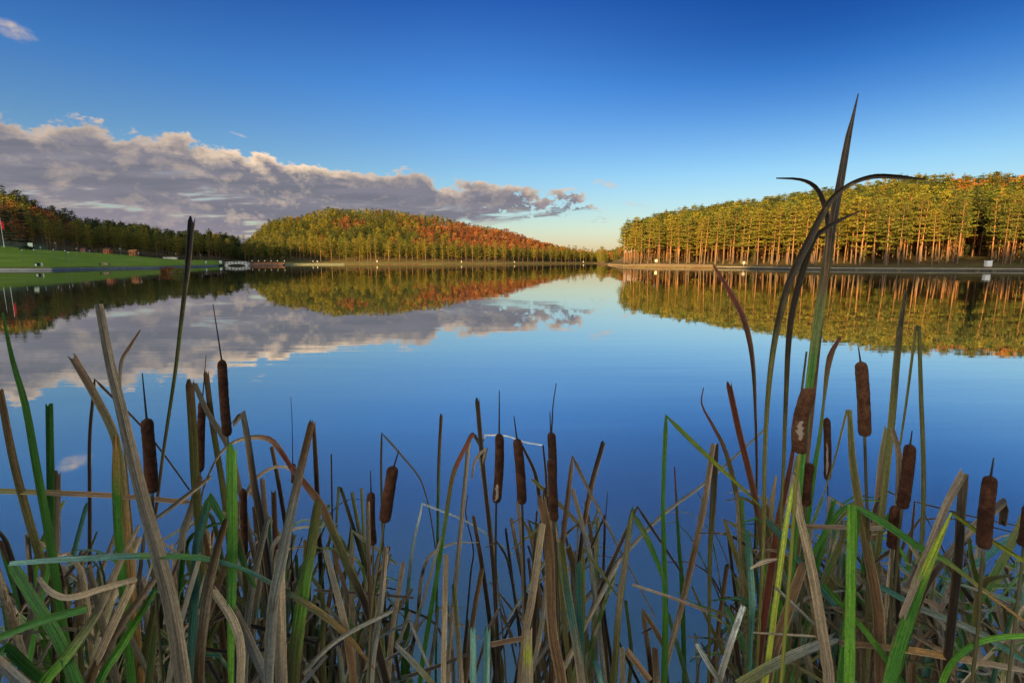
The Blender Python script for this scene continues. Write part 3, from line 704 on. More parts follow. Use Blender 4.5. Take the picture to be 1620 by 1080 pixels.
# green mesh fence along the top of the lawn
e = empty('mesh_fence', on_ground(30, 196)); el_ = e.location.copy()
pts = [on_ground(u, 196) for u in np.linspace(-60, 78, 24)]
vs = []; fs = []
b = MB()
for i, p in enumerate(pts):
    q = MB().box((0, 0, .9), (.08, .08, 2.2)).build('fence_post', M_GREENW, e); q.location = p - el_
for i in range(len(pts) - 1):
    p, q = pts[i] - el_, pts[i + 1] - el_
    for z in np.arange(.1, 1.85, .14): b.tube([p + Vector((0, 0, z)), q + Vector((0, 0, z))], .018, 4)
b.build('wire_mesh', M_GREENW, e); tag(e, 'low green mesh fence behind the flagpole at the top of the lawn', 'fence')

def bush(name, p, w, d, h, m, seed, label, cat, n=900, size=.16):
    rg = np.random.default_rng(seed); C = []
    for k in range(int(9)):
        c = np.array([rg.uniform(-.42, .42) * w, rg.uniform(-.42, .42) * d, h * rg.uniform(.25, .62)]); C.append(c + rg.normal(0, 1, (n // 9, 3)) * np.array([w * .13, d * .13, h * .17]))
    C = np.concatenate(C); C[:, 2] = np.abs(C[:, 2]); v, f = quads_at(C, np.full(len(C), size), rg, .8, .6)
    e = empty(name, p); link_mesh('foliage', np_mesh('foliage', v, f), m, e)
    s = MB()
    for k in range(7):
        a = rg.uniform(0, 6.28); s.tube([(0, 0, -.2), (math.cos(a) * w * .12, math.sin(a) * d * .12, h * .4), (math.cos(a) * w * .3, math.sin(a) * d * .3, h * .65)], [.05, .035, .012], 5)
    s.build('stems', M_BARKD, e); return tag(e, label, cat)
bush('dark_shrub', on_ground(43.5, 178), 3.6, 1.8, 1.7, M_SPRUCE, 5, 'low dark shrub on the upper lawn beside the globe lamps', 'shrub', 1400, .2)
for i, (u, D) in enumerate(((395, 292), (412, 304), (470, 312), (498, 314), (640, 322), (905, 402))):
    pass
def kiosk(u, D, s, m, label):
    e = empty('kiosk', on_ground(u, D)); w, d, h = 2.3 * s, 1.8 * s, 1.7 * s
    MB().box((0, 0, h / 2 - .1), (w, d, h)).build('walls', m, e)
    b = MB(); ov = .25; b.add([(-w / 2 - ov, -d / 2 - ov, h - .098), (w / 2 + ov, -d / 2 - ov, h - .098), (w / 2 + ov, d / 2 + ov, h - .098), (-w / 2 - ov, d / 2 + ov, h - .098), (-w / 2 - ov, 0, h + .55 * s), (w / 2 + ov, 0, h + .55 * s)],
      [(3, 2, 1, 0), (0, 1, 5, 4), (2, 3, 4, 5), (0, 4, 3), (1, 2, 5)]); b.build('roof', m if m is M_WOODO else M_ROOF, e)
    MB().box((-w * .2, -d / 2 - .02, h * .52), (w * .38, .05, h * .42)).build('hatch', M_ROOF, e)
    MB().box((w * .26, -d / 2 - .02, h * .40), (w * .26, .05, h * .78)).build('door', M_ROOF, e)
    return tag(e, label, 'kiosk')
kiosk(135.5, 212, .85, mat('grey_red_wood', (.26, .15, .12), .8, .2, 2), 'small greyish red wooden kiosk under the pines, leftmost of three')
kiosk(172.5, 211, 1.0, mat('red_orange_wood', (.50, .13, .055), .8, .2, 2), 'small red orange wooden kiosk under the pines, middle of three')
kiosk(213, 217, 1.15, M_WOODO, 'bright orange wooden kiosk under the pines, rightmost of three')
e = empty('low_wall', on_ground(270, 234)); MB().box((0, 0, .2), (6.2, .5, 1.2)).build('wall_body', M_CONC, e); MB().box((0, 0, .86), (6.4, .7, .115)).build('coping', M_WHITE, e)
tag(e, 'low pale wall at the edge of the pines on the lawn', 'wall')

# arched footbridge with white balustrade
D = 238; x0, _ = upos(357, D); x1, _ = upos(394, D); L = x1 - x0; xm = (x0 + x1) / 2
e = empty('footbridge', (xm, D, 0))
def arch(f, z0=.40, r=.62): return z0 + r * (1 - (2 * f - 1) ** 2)
N = 20; vs = []; fs = []
for i in range(N + 1):
    f = i / N; x = (f - .5) * L; zt = arch(f); zb = arch(f, .02, .78) if .1 < f < .9 else -.4
    vs += [(x, -1.1, zb), (x, -1.1, zt), (x, 1.1, zt), (x, 1.1, zb)]
for i in range(N):
    for k in range(4): a, c = i * 4 + k, i * 4 + (k + 1) % 4; fs.append((a, c, c + 4, a + 4))
fs += [(3, 2, 1, 0), (N * 4, N * 4 + 1, N * 4 + 2, N * 4 + 3)]
MB().add(vs, fs).build('arched_deck', mat('bridge_concrete', (.30, .29, .27), .85, .2, 1.0), e)
for sy in (-1.0, 1.0):
    r = MB(); r.tube([((i / N - .5) * L, sy, arch(i / N) + .95) for i in range(N + 1)], .09, 6); rail = r.build('handrail', mat('bridge_white', (.38, .38, .36), .6, .15, 1.0), e)
    for i in range(7):
        f = (i + .25) / 7; g = (i + .72) / 7; xa, xb = (f - .5) * L, (g - .5) * L
        MB().add([(xa, sy - .06, arch(f) + .10), (xb, sy - .06, arch(g) + .10), (xb, sy - .06, arch(g) + .62), (xa, sy - .06, arch(f) + .62), (xa, sy + .06, arch(f) + .10), (xb, sy + .06, arch(g) + .10), (xb, sy + .06, arch(g) + .62), (xa, sy + .06, arch(f) + .62)],
          [(0, 1, 2, 3), (7, 6, 5, 4), (0, 4, 5, 1), (1, 5, 6, 2), (2, 6, 7, 3), (3, 7, 4, 0)]).build('balustrade_panel', mat('bridge_white', (.38, .38, .36), .6, .15, 1.0), rail)
tag(e, 'white arched footbridge with panelled balustrade at the end of the lawn', 'bridge')
# boardwalk with red brown fence and small lamps
D = 262; xa, _ = upos(393, D); xb, _ = upos(449, D); e = empty('boardwalk', ((xa + xb) / 2, D, 0)); L = xb - xa
MB().box((0, 0, .40), (L, 3.0, .22)).build('deck', mat('pink_planks', (.20, .145, .12), .8, .2, 2), e)
MB().box((0, .3, .02), (L - .3, 2.2, .54)).build('substructure', M_WOODB, e)
fn = MB(); fn.box((0, 1.35, 1.30), (L, .08, .10)); fn.box((0, 1.35, .95), (L, .05, .55)); fence_o = fn.build('fence_panel', M_WOODB, e)
for i in range(13): MB().box(((i / 12 - .5) * (L - .1), 1.44, .95), (.12, .09, .9)).build('fence_post', M_WOODB, fence_o)
for i in range(-3, 4):
    MB().box((i * L / 6.3, -1.3, -.3), (.22, .22, 1.15)).build('pile', M_WOODB, e)
tag(e, 'reddish boardwalk with brown fence reaching right from the footbridge', 'boardwalk')
for i, u in enumerate((397, 407.2, 417, 427.3, 437.3, 448.5)):
    x, _ = upos(u, D); c = empty('deck_lamp', (x, D + 1.2, .512)); MB().lathe((0, 0, 0), [(.06, 0), (.05, 1.5)], 8).build('pole', M_DARK, c)
    MB().lathe((0, 0, 1.5), [(.08, .002), (.20, .1), (.20, .28), (.07, .36)], 10).build('lamp_globe', M_GLOBE, c, True)
    tag(c, 'small globe lamp standing along the boardwalk fence', 'lamp', 'lamps along the boardwalk')
# thin weir rail right of the boardwalk
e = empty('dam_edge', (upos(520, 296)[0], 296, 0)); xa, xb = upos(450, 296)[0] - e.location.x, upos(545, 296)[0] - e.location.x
MB().box(((xa + xb) / 2, 0, .1), (xb - xa, .6, .9)).build('edge_wall', mat('green_grey_stone', (.09, .10, .07), .9, .2, 1.0), e); MB().box(((xa + xb) / 2, 0, .62), (xb - xa, .9, .14)).build('coping', mat('shade_toned_coping', (.12, .13, .09), .9, .2, 1.0), e)  # stone and coping darkened: far-shore shade put into their colours
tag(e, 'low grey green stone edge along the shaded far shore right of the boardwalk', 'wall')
def sign(u, D, w, h, m, label):
    e = empty('marker_sign', on_ground(u, D)); MB().box((0, 0, .25), (.12, .12, 1.1)).build('post', M_STEEL, e); MB().box((0, -.08, .8 + h / 2 - .3), (w, .05, h)).build('sign_panel', m, e); return tag(e, label, 'sign')
for u, D, w, h, l in ((495, 316, 1.3, .9, 'left of two small white signs in shade on the far shore'), (502, 316, 1.0, .7, 'right of two small white signs in shade on the far shore'), (596.5, 319, .9, 1.1, 'small white sign at the edge of the sunlight on the far shore'),
                      (730, 330, .9, 1.0, 'small white sign under the pines below the rust slope'), (814, 352, 1.0, .7, 'small white sign on the sunlit grassy shore left of the low pines'), (923, 412, 1.2, .9, 'small white sign at the low right end of the far shore')):
    sign(u, D, w * .75, h * .75, mat('sign_grey', (.34, .32, .28), .7, .1), l)
sign(1038, 199, .9, .9, mat('cream_paint', (.75, .66, .42), .6, .08), 'small cream sign above the sandy bank under the pines')
sign(1177, 158, .8, .8, mat('sign_grey', (.34, .32, .28), .7, .1), 'small white sign at the path edge beside leaning pine trunks')
# white cabinet on the right shore
e = empty('utility_cabinet', on_ground(1564, 124.5)); MB().box((0, 0, .72), (1.25, .8, 1.25)).build('cabinet_body', M_WHITE, e); MB().box((0, 0, 1.40), (1.38, .95, .10)).build('lid', M_WHITE, e); MB().box((0, 0, .0), (1.1, .7, .18)).build('plinth', M_CONC, e)
MB().box((0, -.425, .70), (1.02, .04, 1.0)).build('door', M_WHITE, e); tag(e, 'white boxy cabinet on the path under the pines at the far right', 'cabinet')
# rust and green reed island in the lake
def island():
    p = at(276, 433.5, 97); e = empty('reed_island', (p.x, 97, 0)); rg = np.random.default_rng(77)
    mound = MB().lathe((0, 0, -.5), [(2.3, 0), (2.2, .4), (1.6, .62), (.4, .75)], 20); o = mound.build('mud_mound', mat('mud', (.06, .045, .03), .9, .3, 2), e, True); o.scale = (1, .6, 1)
    for nm, m, cx, w, h, n in (('rust_reeds', M_RUST, -.9, 1.0, 1.30, 900), ('green_reeds', mat('reed_green', (.12, .12, .02), .8, .4, 3.0), .95, 1.0, 1.10, 900)):
        x = cx + rg.uniform(-1.35, 1.35, n) * w; y = rg.uniform(-1, 1, n); hh = h * rg.uniform(.5, 1.12, n) * np.sqrt(np.clip(1 - ((x - cx) / 1.7) ** 2, .2, 1))
        V = []; Fq = []
        for i in range(n):
            lx, ly = rg.normal(0, .2) * hh[i], rg.normal(0, .2) * hh[i]; wd = .035; a = rg.uniform(0, 3.14); c, s = math.cos(a) * wd, math.sin(a) * wd
            V += [(x[i] - c, y[i] - s, .05), (x[i] + c, y[i] + s, .05), (x[i] + lx * .5 + c, y[i] + ly * .5 + s, hh[i] * .6), (x[i] + lx + c * .2, y[i] + ly, hh[i]), (x[i] + lx * .5 - c, y[i] + ly * .5 - s, hh[i] * .6)]
            k = i * 5; Fq += [(k, k + 1, k + 2, k + 4), (k + 4, k + 2, k + 3, k + 3)]
        me = bpy.data.meshes.new(nm); me.from_pydata(V, [], [f if f[2] != f[3] else f[:3] for f in Fq]); me.update(); link_mesh(nm, me, m, e)
    tag(e, 'small island of rust and green reeds in the water off the lawn', 'reed island')
island()
# ---------------------------------------------------------------- reeds in front
PAL = {  # base colours of living and dead leaves
 'G': (.065, .200, .025), 'g': (.15, .34, .035), 'Y': (.36, .38, .035), 'K': (.075, .20, .14), 'k': (.20, .38, .27), 'O': (.18, .16, .045), 'S': (.54, .385, .215),
 'T': (.37, .265, .16), 'N': (.29, .265, .20), 'B': (.20, .108, .048), 'D': (.055, .034, .020), 'R': (.19, .05, .026), 'A': (.48, .25, .07), 'W': (.66, .66, .56)}
def leaf_mat(code):
    name = 'reed_' + '_'.join(code)
    if name in MATS: return MATS[name]
    m = bpy.data.materials.new(name); m.use_nodes = True; T = NT(m.node_tree)
    out = T.n('ShaderNodeOutputMaterial'); b = T.n('ShaderNodeBsdfPrincipled'); tl = T.n('ShaderNodeBsdfTranslucent'); mx = T.n('ShaderNodeMixShader')
    uv = T.n('ShaderNodeUVMap', uv_map='UVMap').outputs[0]; sx = T.n('ShaderNodeSeparateXYZ'); T.put(sx.inputs[0], uv)
    rnd = T.n('ShaderNodeObjectInfo').outputs['Random']; off = T.m('MULTIPLY', rnd, 57.0)
    u, v = sx.outputs[0], sx.outputs[1]      # u in metres across, v in metres along
    streak = T.noise(T.vec(T.m('MULTIPLY', u, 900.0), T.m('MULTIPLY', v, 9.0), off), 1.0, 4, .65)
    blotch = T.noise(T.vec(T.m('MULTIPLY', u, 60.0), T.m('MULTIPLY', v, 14.0), T.m('ADD', off, 9.0)), 1.0, 5, .65, .4)
    fine = T.noise(T.vec(T.m('MULTIPLY', u, 350.0), T.m('MULTIPLY', v, 150.0), off), 1.0, 3, .7)
    t = T.n('ShaderNodeAttribute', attribute_name='along').outputs['Fac']
    t = T.m('ADD', t, T.m('MULTIPLY', T.m('SUBTRACT', blotch, .5), .55))
    n = len(code); stops = [(.12 + .76 * i / max(1, n - 1), (*PAL[c], 1)) for i, c in enumerate(code)]
    c = T.ramp(t, stops)
    dead = code[0] in 'STNBDRA'
    # dry flecks on green leaves, dark rot on the dead ones
    fl = T.smooth(blotch, .60, .72); c = T.mix(T.m('MULTIPLY', fl, .55 if dead else .35), c, (*PAL['D' if dead else 'A'], 1))
    spot = T.noise(T.vec(T.m('MULTIPLY', u, 420.0), T.m('MULTIPLY', v, 70.0), T.m('ADD', off, 21.0)), 1.0, 3, .6); c = T.mix(T.m('MULTIPLY', T.smooth(spot, .63, .72), .6), c, (*PAL['D'], 1))
    # paler rims along both edges
    ed = T.smooth(T.n('ShaderNodeAttribute', attribute_name='edge').outputs['Fac'], .62, 1.0); c = T.mix(T.m('MULTIPLY', ed, .45), c, (*PAL['S' if dead else 'O'], 1))
    vein = T.noise(T.vec(T.m('MULTIPLY', u, 2200.0), T.m('MULTIPLY', v, 4.0), off), 1.0, 2, .5)
    k = T.m('MULTIPLY', T.smooth(streak, .30, .70, .52, 1.75), T.m('MULTIPLY', T.smooth(vein, .35, .65, .78, 1.2), T.smooth(fine, .3, .7, .80, 1.2))); k = T.m('MULTIPLY', k, T.m('MULTIPLY_ADD', rnd, .4, .8))
    mu = T.n('ShaderNodeVectorMath', operation='SCALE'); T.put(mu.inputs[0], c); T.put(mu.inputs['Scale'], k)
    T.put(b.inputs['Base Color'], mu.outputs[0]); T.put(tl.inputs[0], mu.outputs[0]); b.inputs['Roughness'].default_value = .55; b.inputs['Specular IOR Level'].default_value = .35
    bp = T.n('ShaderNodeBump'); bp.inputs['Strength'].default_value = .9; bp.inputs['Distance'].default_value = .0009; T.put(bp.inputs['Height'], streak); T.put(b.inputs['Normal'], bp.outputs[0])
    mx.inputs[0].default_value = .12; T.t.links.new(b.outputs[0], mx.inputs[1]); T.t.links.new(tl.outputs[0], mx.inputs[2]); T.t.links.new(mx.outputs[0], out.inputs[0])
    MATS[name] = m; return m

def smooth_path(P, W):
    """rounds the gentle bends of a polyline, keeps folds sharp. P (n,3), W (n,) -> resampled"""
    n = len(P)
    if n < 3: 
        t = np.linspace(0, 1, 6)[:, None]; return P[0] + (P[-1] - P[0]) * t, np.interp(np.linspace(0, 1, 6), np.linspace(0, 1, n), W)
    d = P[1:] - P[:-1]; d /= np.linalg.norm(d, axis=1, keepdims=True) + 1e-9
    sharp = [False] + [bool((d[i] * d[i - 1]).sum() < .60) for i in range(1, n - 1)] + [False]
    tg = np.zeros_like(P)
    for i in range(n):
        if i == 0: tg[i] = P[1] - P[0]
        elif i == n - 1: tg[i] = P[-1] - P[-2]
        else: tg[i] = (P[i + 1] - P[i - 1]) * .5
    out = []; w = []
    for i in range(n - 1):
        L = np.linalg.norm(P[i + 1] - P[i]); a = (P[i + 1] - P[i]) if sharp[i] else tg[i]; b = (P[i + 1] - P[i]) if sharp[i + 1] else tg[i + 1]
        a = a / (np.linalg.norm(a) + 1e-9) * L; b = b / (np.linalg.norm(b) + 1e-9) * L; k = max(3, min(9, int(L / .05) + 2))
        for t in np.linspace(0, 1, k, endpoint=False):
            h = (2 * t ** 3 - 3 * t ** 2 + 1, t ** 3 - 2 * t ** 2 + t, -2 * t ** 3 + 3 * t ** 2, t ** 3 - t ** 2)
            out.append(h[0] * P[i] + h[1] * a + h[2] * P[i + 1] + h[3] * b); w.append(W[i] + (W[i + 1] - W[i]) * t)
    out.append(P[-1]); w.append(W[-1]); return np.array(out), np.array(w)

EYE = np.array((0, 0, CAM_H))
def leaf_geo(P, W, turn=0.0, twist=0.0, cut=False, curl=.16):
    """a leaf blade with a shallow channel and real thickness along P (tip first); W widths in metres"""
    P, W = smooth_path(np.asarray(P, float), np.asarray(W, float)); n = len(P)
    t = np.gradient(P, axis=0); t /= np.linalg.norm(t, axis=1, keepdims=True) + 1e-9
    seen = P - EYE; seen /= np.linalg.norm(seen, axis=1, keepdims=True)
    S = np.cross(t, seen); S /= np.linalg.norm(S, axis=1, keepdims=True) + 1e-9
    for i in range(1, n):
        if (S[i] * S[i - 1]).sum() < 0: S[i:] *= -1
    S2 = S.copy(); S2[1:-1] = (S[:-2] + 2 * S[1:-1] + S[2:]); S = S2 - t * (S2 * t).sum(1, keepdims=True); S /= np.linalg.norm(S, axis=1, keepdims=True) + 1e-9
    B = np.cross(S, t); ang = turn + twist * np.linspace(-.5, 1, n)
    S, B = S * np.cos(ang)[:, None] + B * np.sin(ang)[:, None], B * np.cos(ang)[:, None] - S * np.sin(ang)[:, None]
    W = np.maximum(W, .0012)
    curl *= 1.7; prof = [(-.5, 0, 1), (-.27, curl * .62, .55), (.04, curl, 0), (.29, curl * .50, .55), (.5, 0, 1), (.5, -.02, 1), (.28, curl * .50 - .08, .55), (.04, curl - .11, 0), (-.26, curl * .62 - .08, .55), (-.5, -.02, 1)]
    k = len(prof); px = np.array([p[0] for p in prof]); pz = np.array([p[1] for p in prof]); pe = np.array([p[2] for p in prof])
    V = P[:, None] + W[:, None, None] * (px[None, :, None] * S[:, None] + pz[None, :, None] * B[:, None])
    if cut:   # torn, slanting end
        V[0] += t[0][None] * (W[0] * .55 * np.sin(np.arange(k) * 2.1 + W[0] * 9000))[:, None]
    ln = np.concatenate([[0], np.cumsum(np.linalg.norm(P[1:] - P[:-1], axis=1))])
    uv = np.stack([np.tile(px[None], (n, 1)) * W[:, None], np.tile(ln[:, None], (1, k))], -1).reshape(-1, 2)
    i = np.arange(n - 1)[:, None] * k + np.arange(k)[None]; j = np.arange(n - 1)[:, None] * k + (np.arange(k)[None] + 1) % k
    Fq = np.stack([i, j, j + k, i + k], -1).reshape(-1, 4)
    c0, c1 = np.arange(k), (n - 1) * k + np.arange(k)   # end caps as quads
    caps = []
    for c in (c0, c1): caps += [[c[0], c[1], c[8], c[9]], [c[1], c[2], c[7], c[8]], [c[2], c[3], c[6], c[7]], [c[3], c[4], c[5], c[6]]]
    Fq = np.concatenate([Fq, np.array(caps)])   # (the rims at +-.5 are narrow faces, marked sharp below)
    return V.reshape(-1, 3), Fq, uv, 1 - np.repeat(ln / ln[-1], k), np.tile(pe, n)
def leaf_object(name, geo, code, parent=None, origin=None):
    V, Fq, uv, al, ed = geo; o0 = np.array(origin if origin is not None else (0, 0, 0))
    me = np_mesh(name, V - o0, Fq, True, None, uv)
    for nm, val in (('along', al), ('edge', ed)):
        a = me.attributes.new(nm, 'FLOAT', 'POINT'); a.data.foreach_set('value', np.asarray(val, np.float32))
    me.set_sharp_from_angle(angle=R(50))
    o = link_mesh(name, me, leaf_mat(code), parent)
    if origin is not None and parent is None: o.location = origin
    return o
def depth_for(wpx, seed):
    h = (math.sin(seed * 12.9898) * 43758.5453) % 1
    return float(np.clip(.0165 * F / max(wpx, 3), .78, 1.75)) * (.94 + .12 * h)
def traced(pts, ws, d, extend=True, seed=1, bend=0.0):
    """screen polyline (tip first) at depth d -> 3-D points and widths, carried down into the water"""
    n = len(pts); h = (math.sin(seed * 78.233) * 12543.123) % 1
    ds = d * (1 + (h - .5) * .16 * np.linspace(1, 0, n)); P = np.array([at(x, y, dd) for (x, y), dd in zip(pts, ds)])
    k = len(ws); W = np.interp(np.linspace(0, 1, n), np.linspace(0, 1, k), ws) * ds / F
    if extend and P[-1, 2] > 0:
        t = P[-1] - P[-2]; t /= np.linalg.norm(t)
        if t[2] > -.5: t = np.array([t[0] * .5, t[1], -.8]); t /= np.linalg.norm(t)
        z = P[-1, 2] + .15; lat = t[:2] / max(.4, -t[2]) * min(z, .55); mid = P[-1] + np.array([lat[0] * .7, lat[1] * .7, -z * .45])
        P = np.concatenate([P, [mid], [P[-1] + np.array([lat[0], lat[1], -z])]]); W = np.append(W, [W[-1] * 1.05, W[-1] * 1.0])
    return P, W
def pp(s): return [tuple(float(v) for v in p.split(',')) for p in s.split()]
NL = [0]
def leaf(label, code, ws, s, d=0.0, flags='', group=None):
    NL[0] += 1; sd_ = NL[0]; pts = pp(s); ws = [float(w) for w in ws.split()]
    dd = d or depth_for(max(ws), sd_); P, W = traced(pts, ws, dd, 'x' not in flags, sd_)
    h = (math.sin(sd_ * 3.77) * 991.7) % 1
    ln_ = np.linalg.norm(np.diff(P, axis=0), axis=1); vis = ln_[:len(pts) - 1].sum() / ln_.sum()
    g = leaf_geo(P, W, (h - .5) * .7, (h - .5) * (.2 if 't' not in flags else 1.2), ws[0] >= 4.5, .10 + .16 * h)
    g = (g[0], g[1], g[2], np.clip(1 - (1 - g[3]) / vis, 0, 1), g[4])
    o = leaf_object('reed_leaf', g, code, None, tuple(P[-1]))
    return tag(o, label, 'reed leaf', group)

def velvet(name, c0, c1):
    """close packed seed fuzz: mottled brown, rough fine bump"""
    m = bpy.data.materials.new(name); m.use_nodes = True; T = NT(m.node_tree)
    out = T.n('ShaderNodeOutputMaterial'); b = T.n('ShaderNodeBsdfPrincipled'); T.t.links.new(b.outputs[0], out.inputs[0])
    tc = T.n('ShaderNodeTexCoord').outputs['Object']; big = T.noise(tc, 38, 5, .65, .5); fine = T.noise(tc, 520, 3, .7); mid = T.noise(tc, 150, 4, .7)
    c = T.mix(T.smooth(big, .34, .66), c0, c1); k = T.m('MULTIPLY', T.smooth(fine, .3, .7, .65, 1.3), T.smooth(mid, .3, .7, .7, 1.3))
    mu = T.n('ShaderNodeVectorMath', operation='SCALE'); T.put(mu.inputs[0], c); T.put(mu.inputs['Scale'], k); T.put(b.inputs['Base Color'], mu.outputs[0])
    b.inputs['Roughness'].default_value = 1.0; b.inputs['Specular IOR Level'].default_value = .08; b.inputs['Sheen Weight'].default_value = .25; b.inputs['Sheen Tint'].default_value = (.5, .3, .18, 1)
    bp = T.n('ShaderNodeBump'); bp.inputs['Strength'].default_value = 1; bp.inputs['Distance'].default_value = .0016; T.put(bp.inputs['Height'], T.m('ADD', fine, mid)); T.put(b.inputs['Normal'], bp.outputs[0]); return m
M_SPIKE = velvet('seed_spike', (.050, .020, .012, 1), (.125, .048, .024, 1)); M_SPIKE_L = velvet('brown_seed_spike', (.10, .038, .019, 1), (.20, .085, .040, 1))
M_FLUFF = mat('bare_seed_fluff', (.42, .31, .22), 1.0, .25, 120.0, .05)
M_STEM = mat('reed_stem', (.13, .10, .040), .7, .3, 25.0, .3); M_STEMG = mat('green_stem', (.10, .15, .035), .7, .3, 25.0, .3); M_STEMD = mat('dark_stem', (.05, .032, .020), .8, .3, 25.0, .3)
M_STEMY = mat('yellow_stem', (.30, .27, .045), .7, .25, 25.0, .3)
def cattail(label, top, bot, wpx, tip=None, stem='', m=None, ms=None, fluff=None, d=0.0, seed=1):
    m = m or M_SPIKE; ms = ms or M_STEM; wpx *= .87
    d = d or float(np.clip(.0205 * F / wpx, .66, 1.5)); A = np.array(at(*top, d)); Bp = np.array(at(*bot, d)); r = wpx * d / F / 2
    rg = np.random.default_rng(seed); base_pts = pp(stem) if stem else [(bot[0] + (bot[0] - top[0]) * .3, bot[1] + 110)]
    P, _ = traced([bot] + base_pts, [1, 1], d, True, seed); root = P[-1]; e = empty('cattail', tuple(root)); Pr, _w = smooth_path(P, np.ones(len(P)))
    MB().tube([tuple(p - root) for p in Pr], list(np.linspace(r * .22, r * .34, len(Pr))), 8).build('stem', ms, e, True)
    # the velvety spike: a lathe with worn ends and a slightly knobbly side
    n, k = 34, 22; ax = A - Bp; L = np.linalg.norm(ax); ax /= L; a = np.cross(ax, (0, 1, .1)); a /= np.linalg.norm(a); b = np.cross(ax, a); vs = []; fs = []
    bend = rg.normal(0, .0018, 2); w1 = rg.uniform(0, 6.28, 3)
    for i in range(n):
        f = i / (n - 1); rr = r * min(1, (1 - abs(2 * f - 1) ** 9) ** .5 + .12) * (1 + .014 * math.sin(f * 9 + w1[0]) + .010 * math.sin(f * 23 + w1[1])) * (1 - .06 * f)
        c = Bp - root + ax * L * f + a * bend[0] * math.sin(f * 3.14) + b * bend[1] * math.sin(f * 3.14)
        for j in range(k):
            w = 6.283 * j / k; q = rr * (1 + rg.normal(0, .026)); vs.append(tuple(c + q * (a * math.cos(w) + b * math.sin(w))))
    for i in range(n - 1):
        for j in range(k): fs.append((i * k + j, i * k + (j + 1) % k, (i + 1) * k + (j + 1) % k, (i + 1) * k + j))
    fs += [tuple(range(k))[::-1], tuple((n - 1) * k + j for j in range(k))]
    b_ = MB(); b_.add(vs, fs); sp = b_.build('spike', m, e, True)
    if fluff:
        f0, f1, side, wid = fluff; vs = []; fs = []; nn = 12; kk = 7; toward = EYE - (A + Bp) / 2; toward -= ax * (toward @ ax); toward /= np.linalg.norm(toward); sidev = np.cross(ax, toward)
        for i in range(nn):
            f = f0 + (f1 - f0) * i / (nn - 1); hw = wid * math.sin(math.pi * (i + .4) / (nn - .2)) ** .6 * rg.uniform(.55, 1.2); side_ = side + rg.normal(0, .09)
            c = Bp - root + ax * L * f + a * bend[0] * math.sin(f * 3.14) + b * bend[1] * math.sin(f * 3.14)
            for j in range(kk):
                w = side_ + hw * (2 * j / (kk - 1) - 1); q = r * (1.05 + .02 * rg.random() + (.03 if 0 < j < kk - 1 and 0 < i < nn - 1 else -.10)); vs.append(tuple(c + q * (toward * math.cos(w) + sidev * math.sin(w))))
        for i in range(nn - 1):
            for j in range(kk - 1): fs.append((i * kk + j, i * kk + j + 1, (i + 1) * kk + j + 1, (i + 1) * kk + j))
        f_ = MB(); f_.add(vs, fs); f_.build('bare_patch', M_FLUFF, sp, True)
    if tip:
        tp = [np.array(at(*q, d)) for q in (tip if isinstance(tip, list) else [tip])]
        Q = [A - root - ax * r] + [q - root for q in tp[::-1]]; Qs, _ = smooth_path(np.array([Q[0], (Q[0] + Q[1]) / 2] + Q[1:]), np.ones(len(Q) + 1))
        MB().tube([tuple(q) for q in Qs], list(np.linspace(r * .20, r * .09, len(Qs))), 6).build('tip', M_STEMD, e, True)
    return tag(e, label, 'cattail')
# cattails with their brown spikes
cattail('tall blackish cattail left, longest spike with a long thin tip', (351, 568), (360, 691), 17, (337, 481), '363,770 366,900', None, M_STEM, seed=1)
cattail('dark red brown cattail between the leaning tan blade and the thin tall stalk', (232, 661), (241, 781), 22, (225, 590), '243,830 246,930', seed=2)
cattail('narrow brown cattail half hidden behind the cut olive blade left of the tallest spike', (320, 632), (317, 747), 14, (326, 562), '315,800 312,900', seed=3)
cattail('dark cattail low behind the front green cut blade, its top covered', (384, 772), (386, 881), 14, None, '386,950', seed=4)
cattail('thin immature cattail with a slender dark spike and long thin tip', (463, 733), (464, 764), 10, [(460, 627), (462, 665)], '462,830 461,930', None, M_STEMD, seed=5, d=1.3)
cattail('short blunt cattail behind a tan leaf strip, left of the tilted spike', (587, 778), (590, 862), 17, (586, 744), '590,900 592,980', seed=6)
cattail('red brown cattail tilted to the right under the thin folded stalk', (622, 737), (608, 826), 23, (631, 712), '602,870 588,975', M_SPIKE, seed=7)
cattail('dark cattail left in the middle group, worn pale at its lower end', (790, 685), (785, 796), 18, (790, 618), '784,880 785,1010', None, M_STEMD, (.06, .30, -.1, .45), seed=8)
cattail('smooth dark cattail right of the worn one in the middle group', (818, 693), (826, 798), 19, (813, 658), '828,860 831,960', None, M_STEMD, seed=9)
cattail('cattail with a long curved tip behind another spike in the middle group', (872, 683), (874, 770), 17, [(880, 606), (875, 640)], '876,850 880,960', None, M_STEMD, seed=10, d=1.1)
cattail('lower cattail overlapping the curved tip one in the middle group', (872, 724), (877, 825), 18, (870, 652), '880,880 884,980', seed=11, d=.92)
cattail('light brown cattail standing highest on the right, straight with a short tip', (1362, 571), (1368, 691), 22, (1358, 549), '1370,760 1374,900', M_SPIKE_L, M_STEM, seed=12)
cattail('large brown cattail with a bare pale patch, beside the tall bent blades', (1282, 613), (1265, 718), 27, None, '1258,780 1250,900', M_SPIKE_L, M_STEMY, (.22, .52, .15, .55), seed=13)
cattail('brown cattail directly below the one with the pale patch', (1281, 732), (1274, 800), 20, None, '1271,850 1268,950', M_SPIKE, seed=14)
cattail('narrow split cattail with a pale dry leaf on it, right of the patched one', (1308, 660), (1309, 760), 13, None, '1311,830 1313,930', M_SPIKE, M_STEMD, (.1, .62, -.15, .35), seed=15)
cattail('dark cattail leaning right behind a dry tan leaf strip', (1440, 702), (1427, 805), 21, [(1443, 681)], '1422,850 1414,950', seed=16)
